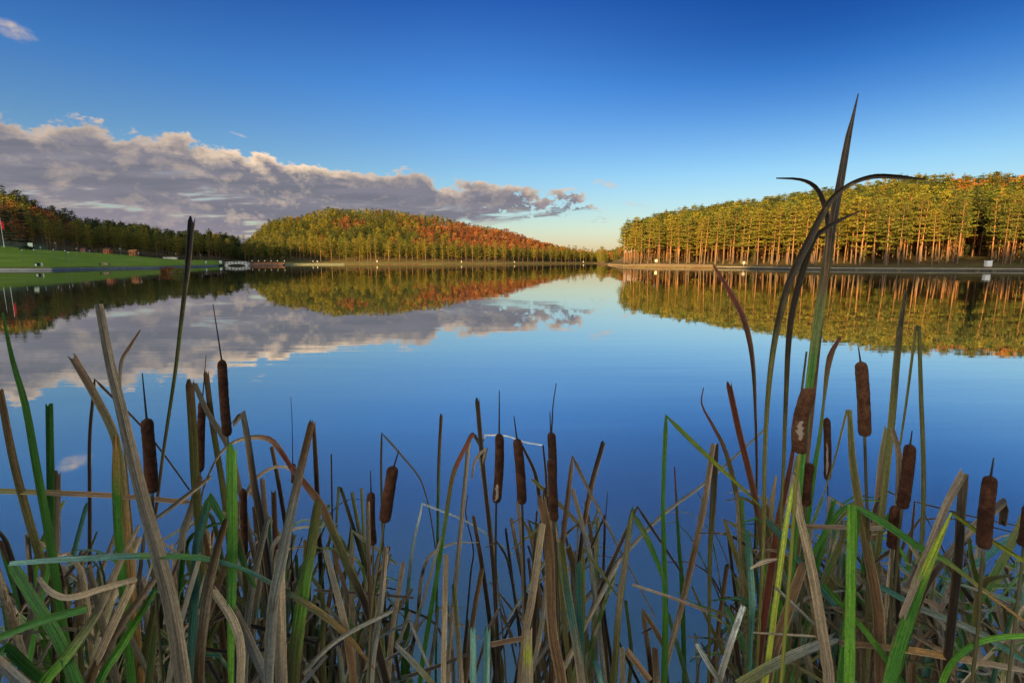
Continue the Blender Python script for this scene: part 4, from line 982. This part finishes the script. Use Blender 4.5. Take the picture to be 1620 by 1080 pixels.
cattail('thick brown cattail at the far right behind the crossing folded blade', (1567, 752), (1556, 868), 25, (1572, 724), '1552,910 1548,985', M_SPIKE, M_STEM, seed=17)
cattail('blunt lower end of a cattail behind the long green blade', (1418, 800), (1412, 868), 21, None, '1410,920 1408,990', seed=18)
cattail('cattail cut by the right edge of the photo', (1628, 800), (1619, 864), 22, None, '1616,900', seed=19)

# traced leaves: label, colours base to tip, widths tip to base, points tip to base
leaf('long dark green blade rising from the left edge, leaning left', 'GGG', '3 9 12 14', '4,495 20,570 40,640 58,740 80,860 95,960')
leaf('olive brown blade slanting in at the left edge below the long green one', 'OB', '9 12 12', '0,618 24,740 60,870 85,940')
leaf('upright green blade cut square, beside the long leaning green one', 'GG', '10 11 12', '78,641 80,755 83,905')
leaf('short straw brown cut stub between the two left green blades', 'TTB', '10 10 9', '90,747 90,840 90,945')
leaf('thin dark brown stalk folded over to the right, left of the tan blade', 'DDD', '2.5 3 4 5 6', '300,775 262,722 222,672 178,628 150,600 142,690 142,780 143,935')
leaf('broad tan blade with torn top, leaning left, the longest in front', 'TTT', '11 14 17 20 24 25', '157,484 175,580 190,640 205,705 230,803 252,882 271,960 290,1080', .80)
leaf('brown cut blade leaning far left, crossing behind the broad tan one', 'AOB', '11 12 12 13', '115,564 150,625 183,695 196,790 205,900')
leaf('green blade with orange edge standing behind the broad tan one', 'GGA', '7 13 14', '183,690 184,760 190,875')
leaf('small curled brown leaf tip right of the broad tan blade', 'BTB', '2 6 4 3', '222,522 204,550 192,572 190,610 196,700')
leaf('tall thin dark stalk with flat cut top rising above the shoreline', 'BOOD', '10 8 6 5 5 5', '303,347 297,420 290,480 277,590 262,690 252,765 244,850')
leaf('olive brown broken blade with ragged top left of the tallest spike', 'OOB', '12 13 13', '300,604 305,680 309,760')
leaf('tan strip folded down from the ragged olive blade', 'TTT', '7 9 8', '308,607 330,655 355,694 372,740')
leaf('slim olive blade cut flat just left of the tallest spike', 'OOB', '8 9 10', '326,590 336,670 351,760 358,812')
leaf('dark folded blade right of the tallest spike, its tip bent left', 'DBT', '8 9 11 12', '369,672 384,651 392,695 402,765 414,830')
leaf('bright green blade cut square standing in front of the tallest spike', 'gGg', '16 17 16 9', '366,707 367,800 367,904 366,960 366,1080', .84)
leaf('pale straw leaf arching over to the right ending in red brown', 'TSR', '6 11 7 4 3', '470,755 445,715 425,694 390,693 362,704 340,730 318,790')
leaf('long straw leaf arching low over the dark red blade', 'STS', '3 5 7 8', '485,763 453,739 425,742 397,767 376,830 360,900')
leaf('dark blade with red brown top slanting down to the right', 'DOR', '7 12 13 14 14', '462,738 485,768 507,797 515,813 550,895 585,976')
leaf('broad grey olive blade cut flat, leaning right, in the left middle', 'NNB', '11 14 17 17', '493,669 467,780 447,878 430,970')
leaf('dark thin blade folded behind the broad grey olive one', 'DDB', '6 8 8', '496,671 500,740 504,830')
leaf('green blade with tan edges cut flat, in front left of the middle', 'OgO', '14 20 24', '503,795 490,880 481,930 463,1080', .82)
leaf('dark brown slim blade with angled top left of the slender immature spike', 'DDB', '6 7 7', '430,708 441,765 453,840')
leaf('brown slim blade in the left tangle below the arching straw leaf', 'BB', '8 9', '415,758 422,845')
leaf('red brown short blade under the long arching straw leaf', 'RB', '8 9', '433,778 437,890')
leaf('thin dark upright stalk standing alone over open water left of the middle', 'DD', '2.5 3 4', '524,718 526,822 531,905')
leaf('olive blade folded at its tip like a hairpin, left of the short blunt spike', 'ODO', '4 5 7 8', '532,828 536,769 540,775 559,835 577,897 588,966')
leaf('slim olive blade just right of the hairpin fold', 'OO', '6 7 7', '557,778 568,838 580,900')
leaf('short narrow olive blade cut flat left of the short blunt spike', 'OO', '5 5 6', '572,772 574,815 577,870')
leaf('tan strip in front of the short blunt spike', 'BTT', '7 8 6', '582,795 583,860 584,905', .95)
leaf('thin stalk folded into a sharp peak beside the tilted spike', 'OBO', '2 3 3.5 4', '693,892 669,767 630,714 604,685 603,740 605,830')
leaf('thin upright blade with brown flat top over open water', 'GGB', '5.5 5.5 4.5 4', '698,657 694,740 692,880 690,1010')
leaf('green blade with red brown bent tip left of the middle group', 'GGR', '7 9 6 8 9', '747,687 720,741 712,775 698,870 687,935 666,1065')
leaf('dry straw tip hanging from the bent red brown blade', 'TS', '2 6 7', '765,724 757,700 748,687 742,694')
leaf('green blade folded to a thin pale strand running right', 'GWW', '2.5 3 3 5 7', '812,877 773,847 737,824 668,796 651,880 640,1010')
leaf('blackish brown blade cut flat, tallest at the left of the middle group', 'DDD', '8 8 7', '755,633 765,747 776,850 781,910')
leaf('hair thin dark stalk with a kink in the middle open water', 'DD', '1.5 2.5 3.5', '740,783 737,813 749,870 745,904 736,1010')
leaf('dark brown slanting blade under the pale strand', 'DDB', '6 8 8', '749,817 761,885 775,985')
leaf('brown blade leaning left with cut top in the lower middle', 'BB', '8 9', '762,901 746,995')
leaf('thin pale dry strand arching between the middle spikes', 'TW', '2 2.5 3 3', '858,704 830,699 800,689 768,688 758,720 772,790')
leaf('curly dry tan leaf hanging in a loop beside the middle spikes', 'TT', '3 6 5 3', '747,757 752,727 770,708 763,745 772,796 778,850', 0, 't')
leaf('dark blade bent beside the smooth dark middle spike', 'DD', '4 7 8', '826,705 846,747 854,791 862,860')
leaf('thin dark blade left of the curved tip spike', 'DD', '3 4 5', '859,704 863,744 868,830')
leaf('tan blade leaning left in front of the middle spikes', 'TTO', '6 8 7 6', '842,758 886,798 926,847 938,924 942,990')
leaf('dark brown blade folded at the top with a tan strand falling right', 'BTT', '2.5 3.5 5 8 9', '1037,976 985,878 961,831 934,780 906,722 898,790 890,860')
leaf('dark brown blade cut flat leaning right, right of the middle group', 'DBD', '8 9 8', '954,701 934,775 918,874')
leaf('grey tan blade with angled top in the right of the middle group', 'NNT', '7 8 9', '906,775 920,825 934,885')
leaf('slim brown blade in the right of the middle group', 'BB', '5 7 7', '926,795 936,850 946,910')
leaf('hair thin dark stalk right of the middle group', 'DD', '1.5 2 3', '961,778 955,872 954,960')
leaf('thin dark slanting stalk crossing the hair thin one', 'DD', '3 4 4', '957,815 932,874 915,930')
leaf('thick brown folded blade, broadest in the centre clump', 'BBB', '15 17 18 19', '856,790 868,852 874,1000 889,1080', .82)
leaf('tan torn blade leaning right in the centre clump', 'TTS', '11 14 14', '858,831 840,955 832,994', .85)
leaf('yellow striped blade at the foot of the centre clump', 'TYT', '13 16 17', '836,995 835,1035 836,1080', .83)
leaf('dark blade behind the centre clump', 'DD', '8 9 9', '863,774 857,830 851,895')
leaf('teal green blade cut flat in the lower middle, left of two', 'kk', '11 11 12', '748,997 749,1035 749,1085', .8)
leaf('teal green blade cut flat in the lower middle, right of two', 'kk', '12 13 14', '771,993 770,1035 769,1085', .8)
leaf('straw stub with square end rising over open water in the lower middle', 'SST', '9 10 10', '706,878 703,980 702,1080', .86)
leaf('olive straw stub right of the square straw one', 'TO', '8 9 10', '718,927 724,1000 730,1085', .88)
leaf('green and tan blade right of the centre clump', 'TKO', '12 14 15', '888,860 899,945 920,1080', .88)
leaf('teal blade behind the green and tan one, right of the centre clump', 'KK', '11 14 14', '915,890 917,980 921,1080', .92)
leaf('short brown folded blade at the top of the teal one', 'BB', '12 13 13', '900,868 909,898 915,935', .93)
leaf('tan edged green blade folded to a sharp peak over the right middle water', 'OTG', '6 10 10 9 11 12', '1053,922 1024,852 1000,810 990,880 980,955 971,1080')
leaf('long grey blade lying diagonally from lower left to upper right', 'NNN', '3 5 7 9 8', '1214,675 1120,760 1044,818 960,908 938,937 888,988')
leaf('tall dark green blade folded over, its yellow tip pointing down right', 'GGY', '2 6 8 7 6 9 11', '1213,810 1167,765 1119,721 1054,658 1050,754 1049,800 1052,930 1052,1030')
leaf('slim green blade with red tip right of the tall folded green one', 'GGR', '2 6 8', '1067,738 1074,860 1079,925')
leaf('tan brown blade leaning right, cut at the top, over the right middle', 'TBT', '8 10 10 9', '1128,704 1113,803 1078,960 1052,1060')
leaf('dark olive blade hanging upright beside the leaning tan brown one', 'OOD', '10 10 7 5', '1132,704 1128,800 1123,880 1122,1035')
leaf('curving blade with thread thin top, reddish below', 'OBR', '1.5 3 6 8 9', '1113,613 1110,638 1125,668 1144,704 1158,749 1170,815')
leaf('red brown blade cut flat leaning left, left of the tall bent blades', 'BRR', '9 10 10 11', '1153,608 1169,682 1192,777 1206,865')
leaf('arching dark red blade with its tip before the far shore', 'DDR', '3 10 9 5 4', '1129,420 1157,465 1178,508 1190,565 1195,650 1197,770', 1.25)
leaf('tallest blade in the photo, green below and dark to its pointed top', 'GODD', '1.5 7 10 12 15 12 9', '1358,148 1346,201 1331,286 1322,328 1308,413 1294,508 1280,612 1272,700', .95)
leaf('second thin blade pressed against the tallest one', 'BDD', '1.5 5 7 6', '1353,170 1340,215 1326,290 1316,345 1308,420', .97)
leaf('dark leaf bending over to the left at the top of the tall group', 'BBDD', '2 5 8 8 9 9 7', '1228,282 1266,284 1289,295 1303,320 1310,355 1308,410 1297,480 1285,570 1276,650', 1.0)
leaf('long s shaped dark leaf whose tip reaches right over the pine wood', 'OODD', '2 8 7 6 9 12 10 7 6', '1464,284 1420,280 1385,279 1357,286 1335,298 1312,320 1280,380 1247,451 1223,555 1211,690 1207,865', .95)
leaf('dark forked leaf crossing the tall group with its tip to the right', 'ODD', '2 6 10 10 7 5', '1360,334 1322,352 1289,376 1274,415 1251,508 1243,640 1238,770', 1.0)
leaf('red brown sheath blade left of the patched spike', 'RRO', '3 4 7 13', '1276,556 1267,629 1250,740 1230,835')
leaf('green blade with a red brown curled tip right of the patched spike', 'GOR', '4 9 4 6 8', '1330,532 1313,565 1303,638 1297,690 1288,745')
leaf('broad upright olive blade with dark tip on the right', 'OOD', '4 11 10 9', '1433,459 1422,537 1411,662 1403,740 1393,835', 1.05)
leaf('olive blade folded like a narrow tent at the right', 'OOO', '3 4 4 6 7 7', '1424,704 1436,620 1449,516 1454,515 1457,620 1461,740 1459,848')
leaf('wide olive brown blade with a broken flat top and thin side strand', 'BOO', '2 3 4 10 14 18', '1300,790 1318,735 1340,648 1344,650 1350,740 1370,858 1391,988', .86)
leaf('brown blade with folded top left of the tan leaf strip', 'BO', '9 10 10', '1404,676 1395,725 1389,790')
leaf('dry tan leaf strip hanging before the leaning dark spike', 'STT', '6 9 9 7', '1412,678 1422,718 1422,770 1418,815', .95)
leaf('vivid green blade cut square in front at the right', 'ggg', '14 15 16 17', '1348,802 1347,880 1345,980 1343,1085', .8)
leaf('long green blade falling right and turning tan', 'GGA', '4 8 12 13 12', '1620,982 1546,925 1490,883 1465,872 1400,828 1356,803 1352,850', .84, '')
leaf('brown blade folded at the top, its tan arm slanting down left', 'DTT', '10 11 12 13 14', '1427,976 1469,869 1497,799 1526,745 1521,800 1515,895', .85)
leaf('green and yellow blade with a thin peak before the folded brown one', 'GGY', '3 12 18 20', '1505,811 1476,876 1448,946 1412,1060', .80)
leaf('yellow green leaf strand falling right from the thin peak', 'GYY', '7 9 6 3 3', '1622,888 1560,850 1506,811 1497,830 1470,895', .84)
leaf('tan blade folded over with a dark hanging tip at the right edge', 'DTD', '11 12 12 11 9', '1586,828 1590,792 1545,830 1500,878 1462,935', .88)
leaf('hairpin stalk with two thin dark strands running to the right edge', 'BDD', '2 2.5 3 4 4', '1622,834 1540,817 1447,793 1443,840 1439,905')
leaf('thin dark strand running right just below the hairpin one', 'BD', '2 2.5 4 6', '1605,842 1511,821 1455,821 1430,860 1418,910')
leaf('bright green loop arching down at the lower right corner', 'gGg', '9 10 10 10', '1625,1005 1580,1008 1546,1017 1515,1038 1498,1062 1488,1090', .80)
leaf('dark teal leaf falling right through the right tangle', 'KNK', '8 12 12 9', '1622,1046 1546,999 1462,964 1394,928', .9, 'x')
leaf('brown tan leaf lying almost flat across the lower right', 'BAT', '8 12 12 9', '1622,1060 1540,1045 1434,1027 1330,1016', .84, 'x')
leaf('slim green leaf drooping in the lower right tangle', 'GGg', '10 9 7 6', '1584,1075 1546,989 1515,930 1490,880 1475,905')
leaf('green blade slanting in from the right edge', 'GO', '10 12 12', '1622,812 1592,876 1558,935 1530,985')
leaf('teal blade slanting behind the green one at the right edge', 'KK', '8 11 11', '1604,846 1560,880 1517,912 1490,945')
leaf('yellow olive slim blade beside the green slanting one at the right edge', 'OY', '5 7 7', '1618,880 1592,905 1570,932 1545,970')
leaf('green leaf slanting down right at the lower right, left of the vivid cut one', 'GgG', '8 10 11', '1303,925 1370,999 1432,1085', .85, 'x')
leaf('broad straw blade in front at the right, slightly leaning left', 'TSS', '10 13 16 18', '1258,752 1264,810 1280,878 1298,981 1312,1085', .80)
leaf('teal green blade falling right behind the broad straw one', 'KK', '9 10 10', '1216,824 1272,896 1322,958', .92, 'x')
leaf('teal green tube like blade cut flat in the right middle', 'KkK', '9 11 11 7', '1183,841 1187,900 1190,955 1188,1010', .95)
leaf('green blade folded at the top beside the teal tube like one', 'KGG', '7 8 9', '1173,785 1177,860 1181,920')
leaf('brown blade folded to a peak with a thin strand over the right middle', 'BBD', '2 2.5 7 8 8', '1177,932 1153,894 1150,895 1140,970 1130,1045')
leaf('silvery grey dry blade leaning right near the bottom', 'NNW', '9 10 11', '1175,960 1155,1020 1136,1085', .85)
leaf('pale grey dry blade leaning left near the bottom', 'NW', '8 9 10', '1103,1020 1122,1052 1140,1085', .85)
leaf('thin purplish tan stalk lying across the right middle', 'TB', '4 5 4', '1120,967 1060,944 1000,924', 1.0, 'x')
leaf('dark blade folded left with a brown arm falling right, low in the right middle', 'DTB', '8 9 9 9', '1054,1028 1036,995 1017,965 1022,1000 1030,1065')
leaf('tan brown cut stub at the bottom of the right middle', 'TB', '11 12', '1036,1026 1039,1085')
leaf('brown leaf slanting down right at the bottom of the middle', 'BB', '11 12', '993,1030 1029,1077', .88, 'x')
leaf('tan square stub at the bottom of the middle', 'TS', '10 11', '985,1026 985,1085')
leaf('small teal blade at the bottom of the middle', 'kK', '8 10', '941,1044 952,1085')
leaf('thick brown leaning blade in the right clump', 'BB', '14 17 18', '1270,895 1245,970 1220,1045', .9)
leaf('olive brown leaf lying low across the right clump', 'ON', '14 17 18', '1322,1008 1233,1046 1168,1083', .84, 'x')
leaf('thin straw stalk lying flat in front of the right clump', 'SS', '3 4 4', '1192,1000 1240,1003 1292,1006', .82, 'x')
leaf('grey dry strand slanting down through the right clump', 'NN', '5 6 5', '1228,930 1258,958 1290,988', .86, 'x')
leaf('curled tan leaf scrap hanging in the right clump', 'TS', '3 8 4', '1187,899 1208,888 1230,884', .86, 'x')
leaf('tan stalk lying flat behind the vivid green cut blade', 'TB', '7 8 8', '1228,832 1300,833 1398,835', 1.0, 'x')
leaf('brown orange upright blade in the right clump', 'AOB', '9 11 11', '1213,800 1210,930 1206,1050')
leaf('yellow green stem like blade under the patched spike', 'YYO', '6 8 9', '1262,722 1252,780 1242,840', .93)
leaf('orange pointed short blade left of the right clump', 'OA', '3 7 8', '1228,752 1222,790 1218,850')
leaf('long brown pole like stalk lying flat from the left edge', 'BBO', '9 9 8', '-40,775 100,780 183,784 296,794', 1.0, 'x')
leaf('yellow green pointed blade curving down at the left', 'GgY', '3 10 10 8 6', '102,792 79,834 57,891 55,950 82,1036')
leaf('teal green blade leaning right at the left', 'KK', '6 8 8', '137,798 117,875 108,925')
leaf('pale teal leaf arching across the left tangle, its end yellow then orange', 'kKGKOA', '2 12 12 4 9 11 10 8', '593,1059 546,1002 502,966 424,919 378,897 315,882 220,879 94,885 14,891', .80, 'x')
leaf('broad green blade at the left edge under a brown cut stub', 'GG', '12 18 19', '17,894 57,954 98,1022', .82)
leaf('brown bent stub standing at the left edge', 'BR', '8 9 9', '2,856 9,874 20,900')
leaf('tan curved leaf sagging like a bow in the left tangle', 'TST', '6 10 11 9', '62,914 79,935 107,945 157,932 216,915', .82, 'x')
leaf('dark green leaf lying flat at the lower left edge', 'GG', '10 14 14', '-20,1016 63,982 137,962', .80, 'x')
leaf('green leaf folded at the lower left corner', 'GG', '15 17 15', '70,1078 38,1050 10,1022 -10,1045', .8, 'x')
leaf('tan leaf in the lower left corner of the photo', 'NT', '14 18', '-8,1040 40,1085', .78, 'x')
leaf('long tan leaf with a green middle leaning right in the left tangle', 'gTS', '5 12 16 20', '220,831 189,891 151,973 104,1039 66,1085', .80)
leaf('tan brown leaf leaning right below the long green centred one', 'BT', '10 14 15', '243,918 189,992 140,1083', .81)
leaf('green rolled leaf leaning right in the left tangle', 'GgG', '9 14 14', '245,933 195,1017 155,1083', .80)
leaf('slim straw leaf leaning right behind the left tangle', 'SS', '6 7 8', '183,844 139,954 112,1000')
leaf('pale tan leaf leaning right beside the broad tan blade', 'TS', '13 14 14', '207,927 157,1035 140,1075', .83)
leaf('brown blade with tan edges leaning right, left of the front green cut one', 'BTB', '10 14 17 18', '356,826 340,882 325,960 314,1083', .82)
leaf('straw leaf arching down right at the foot of the left tangle', 'SS', '12 14 14', '336,932 368,979 381,1023 380,1083', .82)
leaf('olive tan leaf falling right at the foot of the left tangle', 'NT', '14 16 16', '362,950 391,1007 424,1083', .84)
leaf('thick straw stub cut square in front, left of the middle', 'TSS', '18 19 20', '442,878 443,980 446,1085', .80)
leaf('grey tan leaf leaning right in the left middle tangle', 'NTN', '8 12 12', '424,820 404,904 390,998')
leaf('green leaf folded to a peak left of the front green cut blade', 'KGG', '6 8 9 12 14 14', '403,928 373,862 352,822 332,784 322,820 311,870', .9)
leaf('grey fibrous dead leaf in the left tangle', 'NB', '8 12 12', '317,755 303,805 288,855')
leaf('frayed grey leaf slanting down left behind the thin tall stalk', 'NT', '6 8 7', '332,755 290,788 248,820', 1.0, 'x')
leaf('narrow tan leaf falling right in the left middle', 'TT', '5 7 7', '395,775 420,812 446,855')
leaf('dark twig lying flat across the water in the left middle', 'DD', '4 5 4', '654,945 570,938 497,933', 1.1, 'x')
leaf('brown leaf arching over to the right near the bottom middle', 'BDB', '3 4 5 5', '701,1010 689,987 663,971 618,957 600,990')
leaf('rough grey stub with a frayed top left of the bottom middle', 'NNT', '8 11 14', '611,867 601,968 586,1066', .85)
leaf('brown tan blade with a bent frayed top in the left middle', 'BTN', '9 12 14', '515,870 541,968 556,1050', .85)
leaf('grey leaf leaning right low in the left middle', 'NN', '7 8 9', '619,966 533,1012 478,1066', .85, 'x')
leaf('olive leaf falling right at the bottom, left of the middle water', 'ON', '8 10 10', '627,1020 655,1048 688,1085', .88, 'x')
leaf('green slim leaf behind the rough grey stub', 'GG', '7 9 9', '617,970 632,1020 650,1080')
leaf('dark twig leaning at the bottom middle', 'DD', '5 7 6', '745,1032 695,1052 646,1069', .95, 'x')
leaf('brown flat stub lying across at the bottom middle', 'BB', '8 9', '828,1009 776,1019', .95, 'x')
leaf('small brown leaf folded to a peak at the bottom middle', 'DBB', '4 5 5 5', '817,1022 803,990 789,963 770,1002', .95)
leaf('slim dark blade left of the centre clump', 'DD', '4 5 5', '800,836 811,920 822,1005')
leaf('dark blade with a bent tan top left of the centre clump', 'DT', '6 7 6', '809,821 820,880 834,950')
leaf('tan strip hanging beside the smooth dark middle spike', 'TT', '6 8 6', '819,794 825,850 828,912')
leaf('thin dark stalk with fine nodes right of the centre clump', 'DD', '4 5 6', '957,818 955,955 966,1040')
# smaller leaves filling the clumps behind the traced ones, by clump
def filler():
    rg = np.random.default_rng(2024)
    ZONES = [  # x range, count, range of top heights, widths, colours, label, group
     (20, 330, 88, (835, 1000), (6, 13), ['TT', 'TS', 'NT', 'BT', 'SS', 'GO', 'GG', 'Gg', 'DB', 'KG', 'GG', 'DD'], 'short dead or green reed leaf deep in the lower left tangle', 'reed leaves in the lower left tangle'),
     (330, 470, 61, (790, 960), (5, 11), ['DD', 'DB', 'BB', 'NT', 'SS', 'TB', 'GG', 'Gg', 'TS'], 'slim dark, straw or green reed leaf in the tangle under the black spikes', 'reed leaves under the black spikes'),
     (470, 640, 61, (830, 1000), (5, 10), ['BB', 'DB', 'NT', 'OO', 'TT', 'GG', 'DD'], 'slim brown or olive reed leaf below the short blunt spike', 'reed leaves below the short blunt spike'),
     (640, 800, 8, (930, 1040), (4, 8), ['OO', 'TT', 'DD', 'GG'], 'low slim reed leaf over the open water left of the centre', 'low reed leaves left of the centre clump'),
     (800, 970, 44, (800, 960), (4, 9), ['DD', 'BB', 'DB', 'TT', 'TB', 'NN', 'OB'], 'slim brown reed leaf in the centre clump', 'reed leaves in the centre clump'),
     (970, 1170, 12, (940, 1040), (5, 9), ['GG', 'BB', 'OO', 'TB', 'KG', 'DD'], 'low reed leaf over the water right of the centre clump', 'low reed leaves right of the centre clump'),
     (1170, 1330, 91, (780, 980), (5, 12), ['BB', 'DD', 'DB', 'OB', 'TB', 'GG', 'KK', 'AO', 'BR', 'GO', 'GG', 'KG', 'DD', 'Gg'], 'slim reed leaf packed into the right clump below the patched spike', 'reed leaves in the right clump'),
     (1330, 1640, 108, (850, 1010), (5, 12), ['GG', 'KG', 'KK', 'BB', 'DB', 'OO', 'TB', 'NT', 'DD', 'GG', 'KG', 'DD', 'Gg'], 'slim reed leaf in the crossing tangle at the lower right', 'reed leaves in the lower right tangle')]
    spare = []
    for u0, u1, n, (t0, t1), (w0, w1), codes, label, group in ZONES:
        for i in range(n):
            bx = rg.uniform(u0, u1); top = rg.uniform(t0, t1); w = rg.uniform(w0, w1); lean = rg.normal(0, .20); fold = rg.random(); hgt = 1120 - top
            d = float(np.clip(.0150 * F / w, .95, 1.75)) * rg.uniform(.95, 1.1); tx = bx + lean * hgt; mx_ = bx + lean * hgt * .45 + rg.normal(0, 6)
            pts = [(tx, top), (mx_, top + hgt * .5), (bx, 1110)]; ws = [w * .8, w, w]
            if fold < .24:      # broken over
                L = rg.uniform(40, 120); sd_ = rg.choice([-1, 1]); pts = [(tx + sd_ * L * .7, top + L * rg.uniform(.4, 1.1))] + pts; ws = [w * .4, w * .7, w, w]
            elif fold < .42:    # pointed and arched
                L = rg.uniform(30, 90); sd_ = np.sign(lean) or 1; pts = [(tx + sd_ * L, top - L * .25 + 12), (tx + sd_ * L * .45, top - 6)] + [(tx + lean * -5, top + 22)] + pts[1:]; ws = [1.5, w * .6, w * .9, w]
            P, W = traced(pts, ws, d, True, i + u0); code = codes[int(rg.integers(len(codes)))]
            g = leaf_geo(P, W, rg.normal(0, .5), rg.normal(0, .5), ws[0] > 3, rg.uniform(.08, .26)); 
            if i < n * .276: o = leaf_object('reed_leaf', g, code, None, tuple(P[-1])); tag(o, label, 'reed leaf', group)
            else: spare.append((g, rg.random()))
    return spare
SPARE = filler()
def litter():
    """fallen dead leaves matted between the stems, nobody could count them"""
    rg = np.random.default_rng(99); V = []; Fq = []; UV = []; AL = []; ED = []; b = 0
    for (u0, u1, n, y0, y1) in ((-60, 330, 190, 930, 1230), (300, 640, 110, 990, 1240), (1150, 1340, 80, 960, 1230), (1320, 1680, 230, 900, 1230), (640, 1150, 24, 1075, 1260)):
        for i in range(n):
            d = rg.uniform(1.0, 1.8); x = rg.uniform(u0, u1); y = rg.uniform(y0, y1); a = rg.normal(0, .55) + (0 if rg.random() < .6 else 1.2); L = rg.uniform(60, 190); w = rg.uniform(4, 11)
            dx, dy = math.cos(a) * L / 2, math.sin(a) * L / 2; sg = rg.normal(0, 14)
            P = np.array([at(x - dx, y - dy, d * .98), at(x, y + sg, d), at(x + dx, y + dy, d * 1.03)]); P[:, 1] += rg.normal(0, .06, 3)
            g = leaf_geo(P, np.array([w * .4, w, w * .8]) * d / F, rg.normal(0, .8), rg.normal(0, .8), False, .15)
            V.append(g[0]); Fq.append(g[1] + b); UV.append(g[2] + rg.uniform(0, 5)); AL.append(np.full(len(g[0]), rg.random())); ED.append(g[4]); b += len(g[0])
    for g, t in SPARE:
        V.append(g[0]); Fq.append(g[1] + b); UV.append(g[2]); AL.append(np.full(len(g[0]), t)); ED.append(g[4]); b += len(g[0])
    o = leaf_object('reed_litter', (np.concatenate(V), np.concatenate(Fq), np.concatenate(UV), np.concatenate(AL), np.concatenate(ED)), 'DSBTGKTNSGO')
    tag(o, kind='stuff')
litter()
